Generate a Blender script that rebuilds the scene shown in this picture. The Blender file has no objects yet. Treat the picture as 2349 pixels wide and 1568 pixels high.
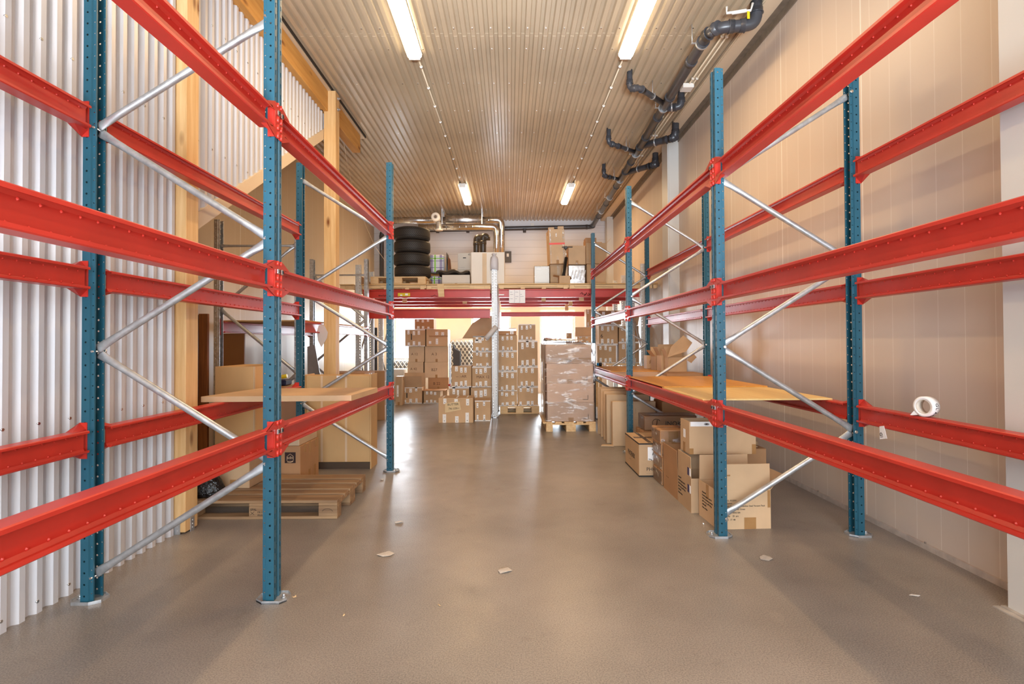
import bpy, bmesh, math, random
from mathutils import Vector, Matrix
random.seed(7)
S = bpy.context.scene
COL = S.collection
PI = math.pi

# ---------------------------------------------------------------- camera
CW, CH = 2349, 1568
YAW, PITCH, ROLL, FPX, CAMH = .0041, .0133, -.0045, 1219.13, 1.348
_f = Vector((math.sin(YAW)*math.cos(PITCH), math.cos(YAW)*math.cos(PITCH), math.sin(PITCH)))
_r = Vector((math.cos(YAW), -math.sin(YAW), 0))
_u = _r.cross(_f)
_r, _u = _r*math.cos(ROLL)+_u*math.sin(ROLL), _u*math.cos(ROLL)-_r*math.sin(ROLL)
cd = bpy.data.cameras.new('camera')
cam = bpy.data.objects.new('camera', cd)
COL.objects.link(cam)
m = Matrix.Identity(4)
for i in range(3):
    m[i][0], m[i][1], m[i][2] = _r[i], _u[i], -_f[i]
m[0][3], m[1][3], m[2][3] = 0, 0, CAMH
cam.matrix_world = m
cd.sensor_width = 36
cd.lens = FPX/CW*36
cd.shift_y = -15.36/CW
cd.clip_start = .05
cd.clip_end = 200
S.camera = cam
def at(u, v, Y):
    """point of the place seen at pixel (u, v) at depth Y"""
    d = _f + _r*((u-1174.5)/FPX) - _u*((v-768.64)/FPX)
    return Vector((0, 0, CAMH)) + d*(Y/d.y)
def atz(u, v, Z):
    d = _f + _r*((u-1174.5)/FPX) - _u*((v-768.64)/FPX)
    return Vector((0, 0, CAMH)) + d*((Z-CAMH)/d.z)

# ---------------------------------------------------------------- view, sky
S.view_settings.view_transform = 'Standard'
S.view_settings.look = 'None'
S.view_settings.gamma = 1
S.view_settings.use_curve_mapping = False
S.view_settings.exposure = -0.27
W = bpy.data.worlds.new('sky')
S.world = W
W.use_nodes = True
bg = W.node_tree.nodes['Background']
bg.inputs[0].default_value = (.80, .90, 1.0, 1)
bg.inputs[1].default_value = 7.0

TUBE_POWER = 52      # watts of each fluorescent fitting
TUBE_COL = (1.0, .65, .32)
TUBE_GLOW = 9.0
DAY_POWER = 300

# ---------------------------------------------------------------- small helpers
def lin(c):
    return tuple(((x/255)/12.92 if x/255 <= .04045 else ((x/255+.055)/1.055)**2.4) for x in c)
class NT:
    def __init__(s, name):
        s.m = bpy.data.materials.new(name)
        s.m.use_nodes = True
        s.t = s.m.node_tree
        s.b = s.t.nodes['Principled BSDF']
    def n(s, typ, **k):
        x = s.t.nodes.new(typ)
        for a, v in k.items():
            setattr(x, a, v)
        return x
    def l(s, a, b):
        s.t.links.new(a, b)
    def math(s, op, a, b=None, c=None):
        x = s.n('ShaderNodeMath', operation=op)
        for i, v in enumerate((a, b, c)):
            if v is None: continue
            if isinstance(v, (int, float)): x.inputs[i].default_value = v
            else: s.l(v, x.inputs[i])
        return x.outputs[0]
    def mix(s, fac, a, b):
        x = s.n('ShaderNodeMix', data_type='RGBA')
        for i, v in ((0, fac), (6, a), (7, b)):
            if isinstance(v, (int, float)): x.inputs[i].default_value = v
            elif isinstance(v, tuple): x.inputs[i].default_value = (*v, 1)
            else: s.l(v, x.inputs[i])
        return x.outputs[2]
    def coord(s, scale=(1, 1, 1), kind='Object'):
        tc = s.n('ShaderNodeTexCoord'); mp = s.n('ShaderNodeMapping')
        mp.inputs['Scale'].default_value = scale
        s.l(tc.outputs[kind], mp.inputs[0])
        return mp.outputs[0]
    def noise(s, scale, detail=3, vec=None, rough=.5, out=0):
        x = s.n('ShaderNodeTexNoise')
        x.inputs['Scale'].default_value = scale
        x.inputs['Detail'].default_value = detail
        x.inputs['Roughness'].default_value = rough
        s.l(vec if vec is not None else s.coord(), x.inputs['Vector'])
        return x.outputs[out]
    def ramp(s, v, p0, p1):
        x = s.n('ShaderNodeMapRange')
        x.inputs[1].default_value = p0; x.inputs[2].default_value = p1
        s.l(v, x.inputs[0])
        return x.outputs[0]
    def bump(s, h, strength=.3, dist=.01):
        x = s.n('ShaderNodeBump')
        x.inputs['Strength'].default_value = strength
        x.inputs['Distance'].default_value = dist
        s.l(h, x.inputs['Height'])
        s.l(x.outputs[0], s.b.inputs['Normal'])
    def col(s, v):
        if isinstance(v, tuple): s.b.inputs['Base Color'].default_value = (*v, 1)
        else: s.l(v, s.b.inputs['Base Color'])
    def set(s, rough=.5, metal=0, spec=None):
        s.b.inputs['Roughness'].default_value = rough
        s.b.inputs['Metallic'].default_value = metal
        if spec is not None: s.b.inputs['Specular IOR Level'].default_value = spec
        return s.m
def plain(name, rgb, rough=.5, metal=0, var=.0, scale=20, spec=None):
    t = NT(name)
    c = lin(rgb)
    if var:
        d = tuple(x*(1-var) for x in c)
        t.col(t.mix(t.ramp(t.noise(scale), .3, .7), d, c))
    else:
        t.col(c)
    return t.set(rough, metal, spec)
M = {}
def cardboard(name, rgb, dark=.82):
    t = NT(name)
    c = lin(rgb); d = tuple(x*dark for x in c)
    oi = t.n('ShaderNodeObjectInfo')
    fl = t.noise(60, 2, t.coord((1, 1, .15)))
    big = t.noise(3.0, 3)
    a = t.mix(t.ramp(big, .3, .7), d, c)
    a = t.mix(t.math('MULTIPLY', fl, .25), a, tuple(x*.8 for x in c))
    hsv = t.n('ShaderNodeHueSaturation')
    t.l(a, hsv.inputs['Color'])
    t.l(t.math('MULTIPLY_ADD', oi.outputs['Random'], .28, .84), hsv.inputs['Value'])
    t.col(hsv.outputs[0])
    t.bump(t.noise(9, 2), .15, .01)
    return t.set(.72, 0, .25)
M['card'] = cardboard('cardboard', (214, 180, 142))
M['card_pale'] = cardboard('pale_cardboard', (222, 194, 160))
M['card_cream'] = cardboard('cream_card', (244, 220, 176), .96)
M['card_dark'] = cardboard('brown_cardboard', (190, 146, 106))
M['card_white'] = cardboard('white_cardboard', (228, 218, 204), .95)
M['mdf'] = cardboard('wrapped_board', (214, 174, 122), .9)
def wood(name, c1, c2, axis, knots=True, rough=.6):
    t = NT(name)
    sc = [14, 14, 14]; sc[axis] = .9
    g = t.noise(1.6, 4, t.coord(tuple(sc)), .6)
    w = t.ramp(g, .3, .7)
    c = t.mix(w, lin(c2), lin(c1))
    if knots:
        vs = [4.2, 4.2, 4.2]; vs[axis] = 1.6
        v = t.n('ShaderNodeTexVoronoi'); v.inputs['Scale'].default_value = 1.3
        t.l(t.coord(tuple(vs)), v.inputs['Vector'])
        k = t.ramp(v.outputs['Distance'], .17, .04)
        c = t.mix(k, c, lin((128, 74, 34)))
    t.col(c)
    t.bump(g, .12, .004)
    return t.set(rough, 0, .3)
M['timber_z'] = wood('pine_post', (236, 200, 146), (212, 166, 108), 2)
M['timber_y'] = wood('glulam_beam', (226, 172, 98), (204, 146, 74), 1)
M['pallet_x'] = wood('pallet_wood', (178, 146, 110), (128, 100, 76), 0, False, .8)
M['pallet_new'] = wood('new_pallet_wood', (238, 210, 168), (216, 180, 130), 0, False, .7)
M['ply_y'] = wood('yellow_plywood', (244, 214, 150), (236, 200, 130), 1, False, .45)
M['ply_o'] = wood('orange_plywood', (232, 170, 84), (216, 152, 66), 1, False, .4)
M['ply_edge'] = wood('plywood_edge', (222, 186, 132), (188, 146, 92), 0, False, .7)
M['plank_dark'] = wood('brown_board', (150, 92, 44), (96, 54, 26), 2, False)

def steel_paint(name, rgb, rough=.35, scratch=.0, scol=(200, 200, 200)):
    t = NT(name)
    c = lin(rgb)
    a = t.mix(t.ramp(t.noise(5, 3), .35, .65), tuple(x*.88 for x in c), c)
    if scratch:
        s = t.noise(26, 5, t.coord((1, 1, .6)), .7)
        a = t.mix(t.math('MULTIPLY', t.ramp(s, .71, .74), scratch), a, lin(scol))
    t.col(a)
    return t.set(rough, 0, .5)
M['blue'] = steel_paint('blue_painted_steel', (38, 92, 112), .34, .5, (130, 170, 190))
M['red'] = steel_paint('red_painted_steel', (202, 54, 42), .34, .35, (250, 150, 130))
M['white_paint'] = steel_paint('white_painted_steel', (226, 224, 218), .45)
def metal(name, rgb, rough=.35, scale=18, var=.25, met=1):
    t = NT(name)
    c = lin(rgb)
    n = t.noise(scale, 4, None, .65)
    t.col(t.mix(t.ramp(n, .35, .65), tuple(x*(1-var) for x in c), c))
    t.l(t.math('MULTIPLY_ADD', n, .25, rough-.12), t.b.inputs['Roughness'])
    t.b.inputs['Metallic'].default_value = met
    return t.m
M['galv'] = metal('galvanised_steel', (206, 210, 214), .38, 18, .25, .7)
M['galv_post'] = metal('perforated_galvanised_steel', (214, 218, 222), .42, 30, .35)
M['post_white'] = plain('bright_zinc_coated_post', (222, 226, 228), .4, .15, .15, 25)
M['duct'] = metal('spiral_duct_steel', (208, 210, 214), .24, 6, .12)
M['chrome'] = plain('zinc_clip', (225, 228, 230), .22, 1)
M['black'] = plain('black_plastic', (26, 26, 28), .35)
M['darkgap'] = plain('gap_shade_strip', (58, 52, 46), .7)
M['angle'] = plain('grey_brown_steel_angle', (134, 122, 106), .5, 0, .3, 12)
M['pvc'] = plain('grey_pvc', (66, 68, 74), .32, 0, .12, 6)
M['pvc_brown'] = plain('dark_brown_pipe', (66, 58, 48), .35, 0, .25, 5)
M['white'] = plain('white_plastic', (236, 234, 228), .4)
M['paper'] = plain('white_paper', (250, 250, 250), .6, 0, .06, 30)
M['tape'] = plain('brown_packing_tape', (176, 132, 84), .22, 0, .1, 12)
M['ink'] = plain('black_print', (34, 30, 28), .6)
M['ink_brown'] = plain('brown_print', (98, 64, 38), .6)
M['navy'] = plain('navy_print', (44, 42, 96), .5)
M['yellow'] = plain('yellow_plastic', (226, 200, 30), .4)
M['redtape'] = plain('red_sticker_tape', (240, 92, 84), .4)
M['foil'] = metal('crinkled_silver_film', (220, 222, 226), .25, 12, .3)
M['textile'] = plain('dark_textile', (70, 60, 50), .9, 0, .4, 14)
M['litter'] = plain('dirty_white_paper', (204, 196, 186), .7, 0, .2, 40)
M['glue_blue'] = plain('bright_blue_plastic', (30, 150, 220), .4)
M['insul'] = plain('beige_flashing', (222, 204, 176), .45)

def film_mat(name, tr=.72, rough=.12, scale=16):
    t = NT(name)
    out = t.t.nodes['Material Output']
    g = t.n('ShaderNodeBsdfGlossy'); g.inputs['Roughness'].default_value = rough
    g.inputs['Color'].default_value = (.95, .95, .95, 1)
    d = t.n('ShaderNodeBsdfTransparent')
    bp = t.n('ShaderNodeBump'); bp.inputs['Strength'].default_value = 1.0; bp.inputs['Distance'].default_value = .03
    nz = t.math('ADD', t.math('MULTIPLY', t.noise(scale*.35, 2, t.coord((1, 1, 2.6)), .5), .55), t.math('MULTIPLY', t.noise(scale*1.6, 5, t.coord((.7, .7, 2.6)), .65), .45))
    t.l(nz, bp.inputs['Height'])
    t.l(bp.outputs[0], g.inputs['Normal'])
    mx = t.n('ShaderNodeMixShader')
    fr = t.n('ShaderNodeFresnel'); fr.inputs['IOR'].default_value = 1.6
    t.l(bp.outputs[0], fr.inputs['Normal'])
    f = t.math('ADD', t.math('MULTIPLY', fr.outputs[0], .9), t.math('MULTIPLY', t.ramp(nz, .52, .60), 1-tr))
    t.l(f, mx.inputs[0]); t.l(d.outputs[0], mx.inputs[1]); t.l(g.outputs[0], mx.inputs[2])
    t.l(mx.outputs[0], out.inputs[0])
    return t.m
M['film'] = film_mat('clear_stretch_film', .45, .17, 11)
M['wrapcard'] = cardboard('pinkish_cardboard', (232, 200, 174))
t = NT('window_glass')
g = t.n('ShaderNodeBsdfGlossy'); g.inputs['Roughness'].default_value = .02
d = t.n('ShaderNodeBsdfTransparent'); mx = t.n('ShaderNodeMixShader'); mx.inputs[0].default_value = .06
t.l(d.outputs[0], mx.inputs[1]); t.l(g.outputs[0], mx.inputs[2]); t.l(mx.outputs[0], t.t.nodes['Material Output'].inputs[0])
M['glass'] = t.m

# floor: worn grey brown epoxy with fine speckle
t = NT('speckled_epoxy_floor')
c1, c2 = lin((158, 150, 142)), lin((124, 118, 113))
big = t.noise(.55, 4, None, .6)
fine = t.noise(150, 2)
mid = t.noise(3.2, 6, None, .7)
a = t.mix(t.ramp(big, .35, .65), c2, c1)
a = t.mix(t.math('MULTIPLY', t.ramp(fine, .45, .75), .35), a, lin((196, 184, 166)))
a = t.mix(t.math('MULTIPLY', t.ramp(fine, .50, .22), .45), a, lin((72, 64, 58)))
a = t.mix(t.math('MULTIPLY', t.ramp(mid, .60, .78), .32), a, lin((80, 68, 60)))
a = t.mix(t.math('MULTIPLY', t.ramp(mid, .40, .25), .25), a, lin((176, 164, 150)))
t.col(a)
t.l(t.math('MULTIPLY_ADD', mid, .28, .20), t.b.inputs['Roughness'])
t.bump(mid, .06, .01)
t.b.inputs['Specular IOR Level'].default_value = .5
M['floor'] = t.m
# corrugated coated sheet
t = NT('coated_corrugated_sheet')
t.col(t.mix(t.ramp(t.noise(1.2, 3), .3, .7), lin((198, 198, 202)), lin((212, 212, 216))))
M['sheet'] = t.set(.34, 0, .5)
t = NT('corrugated_ceiling_sheet')
t.col(t.mix(t.ramp(t.noise(.9, 3), .3, .7), lin((186, 168, 142)), lin((206, 188, 160))))  # same sheet as the wall, with warm lamplight put into its tan colour
M['ceil'] = t.set(.27, 0, .6)
# sandwich panels with vertical grooves along Y
def panels(name, rgb, axis, joint, minor, offs, w=.006, rough=.42, glint_lines=True):
    t = NT(name)
    c = lin(rgb)
    sp = t.n('ShaderNodeSeparateXYZ'); tc = t.n('ShaderNodeTexCoord')
    t.l(tc.outputs['Object'], sp.inputs[0])
    p = sp.outputs[axis]
    def line(per, wd):
        q = t.math('MULTIPLY', t.math('ADD', p, offs), 1/per)
        d = t.math('ABSOLUTE', t.math('SUBTRACT', t.math('FRACT', q), .5))
        return t.math('LESS_THAN', d, wd/per)
    a = t.mix(t.ramp(t.noise(1.1, 4), .3, .7), tuple(x*.95 for x in c), c)
    l1 = line(joint, w); l2 = line(minor, w*.35)
    tgt = lin((246, 240, 232)) if glint_lines else tuple(x*.72 for x in c)  # pale case paints the grooves' specular glint into the wall colour
    a = t.mix(t.math('MULTIPLY', l2, .55), a, tgt)
    a = t.mix(t.math('MULTIPLY', l1, .9), a, tgt)
    t.col(a)
    t.bump(t.math('MAXIMUM', l1, t.math('MULTIPLY', l2, .4)), .5, .004)
    return t.set(rough, 0, .4)
M['panel_r'] = panels('vertical_wall_panels', (214, 200, 186), 1, 1.19, .1983, -4.02+1.19/2+1.19*4)
M['panel_l'] = panels('vertical_beige_panels', (212, 190, 156), 1, 1.1, .275, 0, .005)
M['panel_b'] = panels('horizontal_white_planks', (228, 229, 233), 2, .19, .19, 0, .004, .45, False)
M['pillar'] = plain('white_painted_pillar', (212, 212, 208), .45)
t = NT('tube_diffuser')
t.b.inputs['Base Color'].default_value = (1, .97, .92, 1)
t.b.inputs['Emission Color'].default_value = (1.0, .84, .60, 1)
t.b.inputs['Emission Strength'].default_value = TUBE_GLOW
M['glow'] = t.m
# tyre rubber with chevron tread
t = NT('tyre_rubber')
tc = t.n('ShaderNodeTexCoord'); sp = t.n('ShaderNodeSeparateXYZ'); t.l(tc.outputs['Object'], sp.inputs[0])
ang = t.math('ARCTAN2', sp.outputs[1], sp.outputs[0])
zz = t.math('ABSOLUTE', t.math('SUBTRACT', sp.outputs[2], .112))
ph = t.math('ADD', t.math('MULTIPLY', ang, 62/(2*PI)), t.math('MULTIPLY', zz, 26))
gr = t.math('LESS_THAN', t.math('FRACT', ph), .34)
ring = t.math('LESS_THAN', t.math('ABSOLUTE', t.math('SUBTRACT', zz, .058)), .004)
rad = t.math('GREATER_THAN', t.math('SQRT', t.math('ADD', t.math('MULTIPLY', sp.outputs[0], sp.outputs[0]), t.math('MULTIPLY', sp.outputs[1], sp.outputs[1]))), .315)
gm = t.math('MULTIPLY', t.math('MAXIMUM', gr, ring), rad)
t.col(t.mix(gm, lin((62, 56, 50)), lin((10, 9, 8))))
t.bump(t.math('SUBTRACT', 1, gm), 1.0, .008)
M['tyre'] = t.set(.62)

# ---------------------------------------------------------------- mesh builder
class MB:
    def __init__(s):
        s.v = []; s.f = []; s.mi = []; s.sm = []
    def face(s, ids, mi=0, sm=False):
        s.f.append(ids); s.mi.append(mi); s.sm.append(sm)
    def add(s, vs, fs, mi=0, sm=False, mtx=None):
        o = len(s.v)
        for p in vs:
            s.v.append(tuple(mtx @ Vector(p)) if mtx is not None else tuple(p))
        for f in fs:
            s.face([o+i for i in f], mi, sm)
        return s
    def box(s, x0, x1, y0, y1, z0, z1, mi=0, mtx=None, b=0):
        if b:
            vs = []; rings = []
            for z, k in ((z0, b), (z0+b, 0), (z1-b, 0), (z1, b)):
                ring = []
                for (x, y) in ((x0+b, y0+0), (x1-b, y0), (x1, y0+b), (x1, y1-b), (x1-b, y1), (x0+b, y1), (x0, y1-b), (x0, y0+b)):
                    xx = min(max(x, x0+k), x1-k); yy = min(max(y, y0+k), y1-k)
                    ring.append(len(vs)); vs.append((xx, yy, z))
                rings.append(ring)
            fs = [tuple(reversed(rings[0])), tuple(rings[-1])]
            for a, c in zip(rings, rings[1:]):
                for i in range(8):
                    j = (i+1) % 8
                    fs.append((a[i], a[j], c[j], c[i]))
            return s.add(vs, fs, mi, False, mtx)
        vs = [(x, y, z) for z in (z0, z1) for y in (y0, y1) for x in (x0, x1)]
        fs = [(0, 2, 3, 1), (4, 5, 7, 6), (0, 1, 5, 4), (2, 6, 7, 3), (0, 4, 6, 2), (1, 3, 7, 5)]
        return s.add(vs, fs, mi, False, mtx)
    def prism(s, pts, d, mi=0, mtx=None):
        """pts: list of 3-D points of a planar polygon, extruded by vector d"""
        n = len(pts); d = Vector(d)
        vs = [Vector(p) for p in pts]+[Vector(p)+d for p in pts]
        fs = [tuple(reversed(range(n))), tuple(range(n, 2*n))]
        fs += [(i, (i+1) % n, n+(i+1) % n, n+i) for i in range(n)]
        return s.add(vs, fs, mi, False, mtx)
    def tube(s, pts, r, n=12, mi=0, caps=True, sm=True, mtx=None, rs=None, flat=None):
        pts = [Vector(p) for p in pts]
        vs = []; fs = []
        prev = None
        for i, p in enumerate(pts):
            d = (pts[min(i+1, len(pts)-1)]-pts[max(i-1, 0)]).normalized()
            if prev is None:
                a = d.cross(Vector((0, 0, 1)))
                if a.length < .1: a = d.cross(Vector((1, 0, 0)))
                a.normalize()
            else:
                a = (prev - d*prev.dot(d)).normalized()
            prev = a
            b = d.cross(a)
            rr = rs[i] if rs else r
            fx, fy = flat[i] if flat else (1, 1)
            for k in range(n):
                t_ = 2*PI*k/n
                vs.append(p + a*(math.cos(t_)*rr*fx) + b*(math.sin(t_)*rr*fy))
        for i in range(len(pts)-1):
            for k in range(n):
                j = (k+1) % n
                fs.append((i*n+k, i*n+j, (i+1)*n+j, (i+1)*n+k))
        s.add(vs, fs, mi, sm, mtx)
        if caps:
            o = len(s.v)-len(vs)
            s.face([o+k for k in reversed(range(n))], mi); s.face([o+(len(pts)-1)*n+k for k in range(n)], mi)
        return s
    def lathe(s, prof, n=32, mi=0, closed=False, mtx=None, sm=True):
        vs = []; fs = []
        for (r, z) in prof:
            for k in range(n):
                a = 2*PI*k/n
                vs.append((r*math.cos(a), r*math.sin(a), z))
        m_ = len(prof)
        for i in range(m_ if closed else m_-1):
            j = (i+1) % m_
            for k in range(n):
                q = (k+1) % n
                fs.append((i*n+k, i*n+q, j*n+q, j*n+k))
        return s.add(vs, fs, mi, sm, mtx)
    def mesh(s, name, mats):
        me = bpy.data.meshes.new(name)
        me.from_pydata([tuple(p) for p in s.v], [], s.f)
        for mm in mats: me.materials.append(mm)
        me.polygons.foreach_set('material_index', s.mi)
        me.polygons.foreach_set('use_smooth', s.sm)
        bm = bmesh.new(); bm.from_mesh(me)
        bmesh.ops.recalc_face_normals(bm, faces=bm.faces)
        bm.to_mesh(me); bm.free()
        me.update()
        return me
    def build(s, name, mats, parent=None, loc=(0, 0, 0), rz=0, label=None):
        if not isinstance(mats, (list, tuple)): mats = [mats]
        o = bpy.data.objects.new(name, s.mesh(name, [M[x] if isinstance(x, str) else x for x in mats]))
        COL.objects.link(o)
        o.location = loc; o.rotation_euler = (0, 0, rz)
        if parent: o.parent = parent
        if label: o['label'] = label
        return o
USED = {}
def tag(o, label=None, cat=None, group=None, kind=None):
    if label: o['label'] = label
    if cat: o['category'] = cat
    if group: o['group'] = group
    if kind: o['kind'] = kind
    return o
def empty(name, loc=(0, 0, 0), rz=0):
    o = bpy.data.objects.new(name, None); COL.objects.link(o)
    o.empty_display_size = .1
    o.location = loc; o.rotation_euler = (0, 0, rz)
    return o
def struct(mb, name, mats, **k):
    o = mb.build(name, mats, **k)
    o['kind'] = 'structure'
    return o
def dup(o, parent=None):
    """copy a thing together with its parts and their sub-parts"""
    c = o.copy(); COL.objects.link(c)
    if parent: c.parent = parent
    for ch in list(o.children):
        dup(ch, c)
    return c
FONT_CACHE = {}
def text_mesh(txt, size=.05):
    cu = bpy.data.curves.new('t', 'FONT'); cu.body = txt; cu.size = size
    cu.align_x = 'LEFT'; cu.align_y = 'CENTER'; cu.extrude = .0006; cu.resolution_u = 2
    ob = bpy.data.objects.new('t', cu); COL.objects.link(ob)
    bpy.context.view_layer.update()
    me = bpy.data.meshes.new_from_object(ob)
    bpy.data.objects.remove(ob); bpy.data.curves.remove(cu)
    return me
def text(txt, size, parent, loc, face='front', mat='ink', tilt=0, name='printed_text', sx=1):
    """lettering on a face of the parent; loc in the parent's coordinates"""
    me = text_mesh(txt, size); me.name = name
    me.materials.clear(); me.materials.append(M[mat])
    o = bpy.data.objects.new(name, me); COL.objects.link(o); o.parent = parent
    o.location = loc; o.scale = (sx, 1, 1)
    R_ = {'front': Matrix.Rotation(PI/2, 3, 'X'),
          'left': Matrix.Rotation(-PI/2, 3, 'Z') @ Matrix.Rotation(PI/2, 3, 'X'),
          'right': Matrix.Rotation(PI/2, 3, 'Z') @ Matrix.Rotation(PI/2, 3, 'X'),
          'top': Matrix.Identity(3)}[face]
    o.rotation_euler = (R_ @ Matrix.Rotation(tilt, 3, 'Z')).to_euler()
    return o
# ================================================================ the room
CEIL = 4.60
XR_W, XL_W, XL_R = 2.69, -2.38, -3.62        # right wall, near left wall, wall of the left recess
YB, YF = 14.2, -3.2
PT = .0955
def profile(n, pitch=PT, depth=.030, wall=False):
    """one trapezoid rib: list of (distance, height)"""
    out = []
    for i in range(n):
        a = i*pitch
        if wall: out += [(a, 0), (a+.034, 0), (a+.049, depth), (a+.0805, depth)]
        else: out += [(a, 0), (a+.040, 0), (a+.052, depth), (a+.0835, depth)]
    out.append((n*pitch, 0))
    return out
mb = MB(); mb.box(-6, 3.4, YF, YB+.3, -.12, 0)
struct(mb, 'floor', 'floor')
# ceiling, ribs running away from the camera
mb = MB()
x0 = -3.64
pr_ = profile(int((2.46-x0)/PT))
ys = (YF, 5.60, 5.603, YB+.02)
vs = []
for k, y in enumerate(ys):
    for d_, h_ in pr_:
        vs.append((x0+d_, y, CEIL+h_-(.002 if k in (2, 3) else 0)))
n_ = len(pr_)
for k in range(3):
    for i in range(n_-1):
        pass
mb.add(vs, [(k*n_+i, k*n_+i+1, (k+1)*n_+i+1, (k+1)*n_+i) for k in range(3) for i in range(n_-1)])
scr = []
for j, y in enumerate((2.2, 3.0, 3.8, 4.6, 5.46, 5.85, 6.63, 7.42, 8.2, 9.0, 9.8, 10.6, 11.4, 12.2, 13.0, 13.8)):
    for i in range(0, 64, 2):
        cx = x0+i*PT+.017
        vs = [(cx+.008*math.cos(a), y+.008*math.sin(a), z) for z in (CEIL+.001, CEIL-.007) for a in [k*PI/3 for k in range(6)]]
        mb.add(vs, [tuple(range(6, 12))]+[(k, (k+1) % 6, 6+(k+1) % 6, 6+k) for k in range(6)], 1)
mb.box(x0-.1, 3.0, YF, YB+.1, CEIL+.045, CEIL+.12)
o = struct(mb, 'ceiling', ['ceil', 'chrome'])
# flat soffit beside the right wall, and the dark angle under it
mb = MB(); mb.box(2.44, XR_W, YF, YB, CEIL-.004, CEIL+.03); mb.box(2.455, 2.56, YF, YB, CEIL-.012, CEIL-.004)
struct(mb, 'trim_1', 'insul')
mb = MB(); mb.box(XR_W-.012, XR_W, YF, YB, 4.515, CEIL-.004); mb.box(XR_W-.075, XR_W-.012, YF, YB, CEIL-.012, CEIL-.005)
for y in [4.2+i*.62 for i in range(16)]:
    mb.box(XR_W-.016, XR_W-.011, y, y+.012, 4.545, 4.557)
struct(mb, 'trim_2', 'angle')
# walls
mb = MB(); mb.box(XR_W, XR_W+.12, YF, YB+.1, 0, CEIL+.05)
struct(mb, 'wall_right', 'panel_r')
mb = MB()
mb.box(XR_W-.016, XR_W, YF, YB, 0, .038)
struct(mb, 'baseboard_right', plain('dirty_floor_flashing', (206, 194, 182), .6, 0, .28, 16))
mb = MB()
for k, y in enumerate([2.83+.595*i for i in range(19)]):
    mb.box(XR_W-.022, XR_W-.014, y, y+.012, .04, .052)
struct(mb, 'trim_3', 'chrome')
mb = MB(); mb.box(XL_R-.12, XL_R, 3.9, YB+.1, 0, CEIL+.05)
mb.box(XL_R-.05, XL_W-.13, 3.86, 3.92, 0, CEIL+.03)
struct(mb, 'wall_left_recess', 'panel_l')
mb = MB(); mb.box(XL_R, XL_R+.012, 3.92, YB, 4.47, 4.50)
struct(mb, 'trim_4', 'insul')
# near left wall: corrugated sheet up to the glulam beam
def sheet_wall(y0, y1, zlow, ztop, name):
    mb = MB(); n = int(round((y1-y0)/PT)); pr = profile(n, depth=.028, wall=True)
    vs = []
    for d_, h_ in pr:
        y = y0+d_
        vs.append((XL_W-.022+h_, y, zlow(y))); vs.append((XL_W-.022+h_, y, ztop(y)))
    mb.add(vs, [(2*i, 2*i+2, 2*i+3, 2*i+1) for i in range(len(pr)-1)])
    # fixing screws
    for zz in (.06, .95, 1.9, 2.9, 3.9):
        for i in range(1, n, 2):
            y = y0+i*PT+.053
            if zlow(y)-.01 < zz < ztop(y):
                mb.tube([(XL_W, y, zz), (XL_W+.008, y, zz)], .008, 6, 1)
    mb.box(XL_W-.13, XL_W-.10, y0, y1, min(zlow(y0), zlow(y1)), 4.3) if zlow(y0) == 0 else None
    return struct(mb, name, ['sheet', 'chrome'])
sheet_wall(3.785-PT*int((3.785-YF)/PT), 3.785, lambda y: 0, lambda y: 4.31, 'wall_left')
DG = lambda y: 2.20 + (y-3.9)*(4.286-2.312)/(7.183-4.077)
sheet_wall(3.9, 3.9+PT*35, lambda y: min(DG(y)+.04, 4.3), lambda y: 4.31, 'wall_left_gable')
mb = MB()
a, b = 3.9, 7.2
mb.prism([(XL_W-.05, a, DG(a)-.07), (XL_W-.05, b, DG(b)-.07), (XL_W-.05, b, DG(b)+.06), (XL_W-.05, a, DG(a)+.06)], (.065, 0, 0))
struct(mb, 'trim_5', 'insul')
mb = MB(); mb.prism([(XL_R, a, DG(a)-.05), (XL_R, b, DG(b)-.05), (XL_R, b, DG(b)-.03), (XL_R, a, DG(a)-.03)], (XL_W-.05-XL_R, 0, 0))
struct(mb, 'wall_left_soffit', 'insul')
mb = MB(); mb.box(-2.36, -2.27, YF, 8.35, 4.565, 4.598)
struct(mb, 'trim_6', 'insul')
mb = MB(); mb.box(-2.268, -2.255, YF, 8.36, 4.58, 4.612)  # thin dark strip whose colour stands for the shade in the gap
struct(mb, 'trim_7', 'darkgap')
# back wall with three window openings
wins = [(-3.10, -1.98, .85, 2.21), (-1.02, .03, .85, 2.21), (.80, 1.74, .30, 2.21)]
mb = MB()
xs = sorted([XL_R-.1, XR_W+.1]+[w[0] for w in wins]+[w[1] for w in wins])
for a, b in zip(xs, xs[1:]):
    w = [w for w in wins if abs(w[0]-a) < 1e-6]
    if w:
        mb.box(a, b, YB, YB+.2, 0, w[0][2]); mb.box(a, b, YB, YB+.2, w[0][3], 2.38)
    else:
        mb.box(a, b, YB, YB+.2, 0, 2.38)
struct(mb, 'wall_back', plain('warm_tinted_plaster', (240, 228, 214), .6, 0, .05, 2))  # peach tint of the warm indoor light is put into the plaster colour
mb = MB(); mb.box(XL_R-.1, XR_W+.1, YB, YB+.2, 2.38, CEIL+.05)
struct(mb, 'wall_back_upper', 'panel_b')
mb = MB(); mb.box(XL_R, XR_W, YB-.02, YB, 4.40, 4.55); mb.box(XL_R, XR_W, YB-.03, YB, 4.44, 4.452)
struct(mb, 'trim_8', 'panel_b')
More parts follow.
